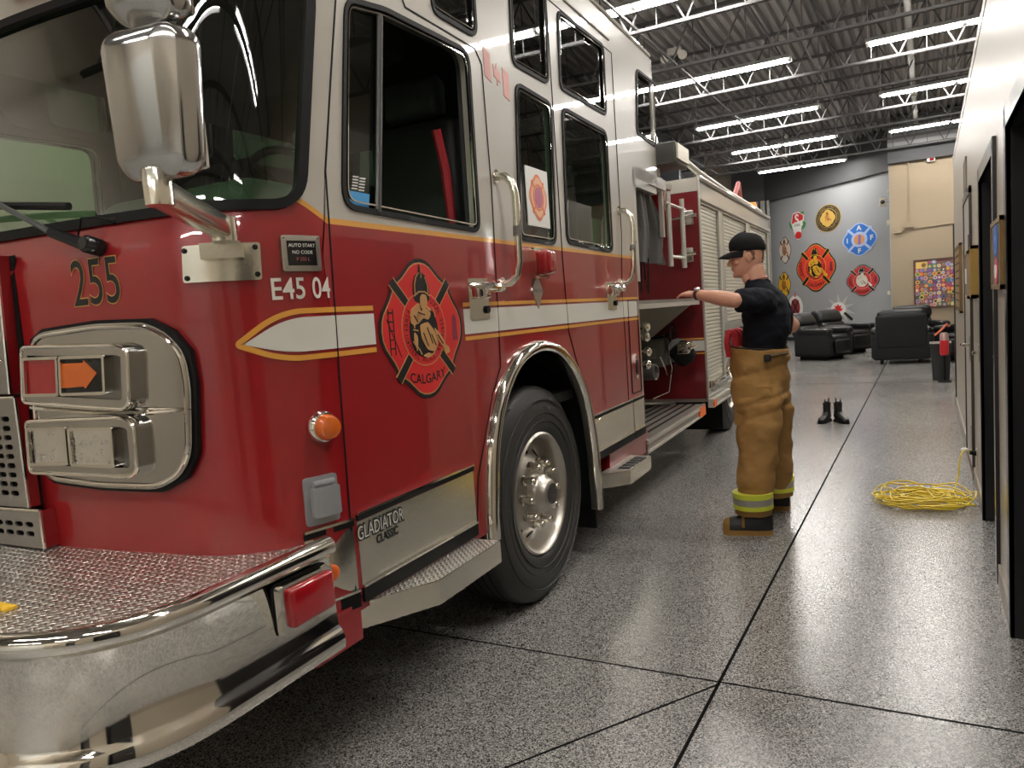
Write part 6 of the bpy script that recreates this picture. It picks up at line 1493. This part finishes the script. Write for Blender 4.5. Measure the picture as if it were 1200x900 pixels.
# sleeve print on the back of the shoulder
# trousers
tr = MB()
tr.loft([er(-.005, 0, .80, .168, .20), er(-.008, 0, .90, .178, .212), er(-.008, 0, 1.0, .176, .212), er(-.004, 0, 1.07, .170, .208), er(-.004, 0, 1.125, .176, .212, tilt=(-.014, 0))])
kn = {}
def legl(cx0, cy0, cx1, cy1, seq):
    R_ = []
    for t, a_, b_ in seq:
        z = .95*(1-t)+.125*t; x = cx0+(cx1-cx0)*t+.02*sin(t*pi); y = cy0+(cy1-cy0)*t; R_.append(er(x, y, z, a_, b_))
    return R_
seqn = ((0, .155, .13), (.2, .150, .130), (.4, .130, .122), (.6, .116, .115), (.8, .108, .110), (.93, .104, .106), (1, .109, .110))
tr.loft(legl(-.01, -.085, nx, ny, seqn)); tr.loft(legl(.0, .085, fx_, fy_, ((0, .15, .13), (.2, .145, .13), (.4, .125, .12), (.6, .110, .112), (.8, .102, .106), (.93, .098, .102), (1, .102, .104))))
def pd(c, n_):
    k = 1.0 if c.z < 1.08 else .3; f_ = noise.noise(Vector((c.x*5+c.z*3, c.y*5, c.z*8)))*.016+noise.noise(Vector((c.x*9+c.z*9, c.y*9, c.z*9-c.x*12)))*.013+noise.noise(Vector((c.x*24, c.y*24, c.z*30)))*.004
    cuff = .0
    for z0_ in (.72, .80, .98): cuff -= .007*math.exp(-((c.z-z0_-.25*c.x)/.016)**2)
    return (f_+cuff)*k*(1 if c.z > .30 else .35)
TRO = remesh(tr, 'turnout_trousers', PANTS, .009, 2, pd)
for (cx_, cy_, ra, rb2) in ((nx, ny, .114, .114), (fx_, fy_, .106, .107)):
    for z0_, z1_, mt, ex in ((.165, .192, LIME, .004), (.192, .232, REFL, .003), (.232, .262, LIME, .004)):
        m = MB(); m.loft([er(cx_+.002, cy_-.004, z, ra+ex+q, rb2+ex+q, 32) for z, q in ((z0_, -.012), (z0_, 0), (z1_, 0), (z1_, -.012))]); m.build('reflective_band', mt, TRO)
# cargo pocket flap, take-up strap, waist flap
m = MB(); m.add(*rbox(-.11, .10, ny+.0-.145+.09, ny+.0-.145+.12, .70, .90, .012, 2)); 
pk = MB()
for z0_, z1_, d_, h_ in ((.66, .86, .006, 0), (.80, .90, .011, 0)):
    R_ = []
    for z in (z0_, (z0_+z1_)/2, z1_):
        R_.append([Vector((-.01+(.160+d_)*cos(a)*1.0, -.07+(.150+d_)*sin(a), z)) for a in [pi*1.22+pi*.50*k/14 for k in range(15)]]+[Vector((-.01+(.135)*cos(a), -.07+(.12)*sin(a), z)) for a in [pi*1.72-pi*.50*k/14 for k in range(15)]])
    pk.loft(R_)
pk.build('cargo_pocket', PANTS, TRO, ang=60)
m = MB(); q_ = [Vector((.0+.186*cos(a), .216*sin(a), 1.075+.014*cos(a))) for a in [-1.1, -.95, -.8, -.6, -.4]]
for a_, b_ in zip(q_[:-1], q_[1:]): m.tube([a_, b_], .012, 6)
m.build('waist_strap', mat('strap_brown', (.12, .065, .02), .7), TRO); m = MB(); m.add(*rbox(.06, .10, -.215, -.195, 1.05, 1.09, .004, 1)); m.build('buckle', BLACKG, TRO)
# red suspenders hanging at the front, black lining at the waist
RS = mat('red_suspender', (.50, .02, .03), .6)
for k, (y_, dx) in enumerate(((-.12, 0), (-.02, .02), (.08, 0))):
    m = MB(); m.tube(smoothpath([(-.165, y_, 1.08), (-.17-dx, y_-.02, 1.17), (-.155, y_+.0, 1.235), (-.125, y_+.03, 1.20), (-.135, y_+.04, 1.11)], 1, 4), .017, 8); m.build('suspender_loop', RS, PE)
m = MB(); m.loft([er(-.004, 0, 1.10, .160, .197), er(-.004, 0, 1.132, .172, .208, tilt=(-.014, 0)), er(-.004, 0, 1.132, .166, .202, tilt=(-.014, 0)), er(-.004, 0, 1.10, .150, .19)]); m.build('waist_lining', mat('dark_lining', (.03, .025, .02), .8), TRO)
# black strap hanging on the back of the far shoulder
m = MB(); m.tube(smoothpath([shR+Vector((.02, -.02, .07)), shR+Vector((.09, -.02, .02)), shR+Vector((.13, .0, -.10)), shR+Vector((.11, .02, -.22))], 1, 4), .020, 8); m.build('back_strap', SHIRT, PE)
# watch
d_ = (knL-wrL).normalized(); c_ = wrL-d_*.012; m = MB(); m.lathe([(.030, -.011), (.034, -.008), (.034, .008), (.030, .011)], c_, d_, 24, caps=False); m.build('watch_strap', mat('plum_strap', (.07, .015, .025), .5), PE)
m = MB(); up2 = Vector((0, -.35, 1)).normalized(); m.lathe([(.018, .030), (.019, .036), (.016, .041), (.001, .042)], c_, up2, 20); m.build('watch_face', mat('bright_watch', (.75, .78, .8), .1, .6), PE)
# turnout boots
SOLE = mat('tan_rubber', (.30, .16, .035), .5); SHAFT = mat('black_rubber_boot', (.015, .015, .016), .45)
def tboot(toe, heel, yaw_=0):
    toe = Vector(toe); heel = Vector(heel); d = (heel-toe); L_ = d.length; d.normalize(); sd = Vector((-d.y, d.x, 0))
    def q(t, s_, z): return toe+d*(t*L_)+sd*s_+Vector((0, 0, z))
    up_ = [(.01, .022, .055), (.05, .042, .085), (.15, .054, .098), (.30, .055, .105), (.45, .050, .125), (.60, .050, .155), (.80, .048, .165), (.93, .042, .15), (1.0, .028, .12)]
    R_ = [[q(t, w_*cos(a), .028+(h_-.028)*max(0, sin(a))**.8 if sin(a) > 0 else .028) for a in [2*pi*k/20 for k in range(20)]] for t, w_, h_ in up_]
    m = MB(); m.loft(R_); b_ = m.build('boot_upper', SHAFT, PE)
    m = MB(); m.loft([[p+(p-q(t, 0, .03)).normalized()*.004 for p in r_] for (t, w_, h_), r_ in list(zip(up_, R_))[:3]]); m.build('toe_cap', SOLE, b_)
    m = MB(); m.loft([er(0, 0, 0, 1, 1, 20)]) if False else None
    ol = [q(t, w_+.006, 0) for t, w_, _ in up_]+[q(t, -w_-.006, 0) for t, w_, _ in reversed(up_)]; n = len(ol)
    m.add(ol+[v+Vector((0, 0, .030)) for v in ol], [tuple(range(n)), tuple(reversed(range(n, 2*n)))]+[(i, (i+1) % n, n+(i+1) % n, n+i) for i in range(n)]); m.build('boot_sole', SOLE, b_, ang=50)
    m = MB(); c0 = q(.70, 0, 0); m.loft([er(c0.x, c0.y, z, a_, b2_, 20) for z, a_, b2_ in ((.10, .055, .048), (.20, .056, .052), (.26, .058, .055))]); m.build('boot_shaft', SHAFT, b_)
    m = MB(); m.tube([q(.42, .056, .05), q(.42, .045, .11), q(.46, 0, .135), q(.42, -.045, .11), q(.42, -.056, .05)], .010, 6); m.build('boot_strap', SOLE, b_)
g0_ = G(847, 624); g1_ = G(904, 626)
tboot(rel((g0_.x, g0_.y, 0)), rel((g0_.x+.29, g0_.y+.06, 0)))
g2_ = G(918, 598); tboot(rel((g2_.x-.24, g2_.y+.02, 0)), rel((g2_.x+.04, g2_.y+.03, 0)))
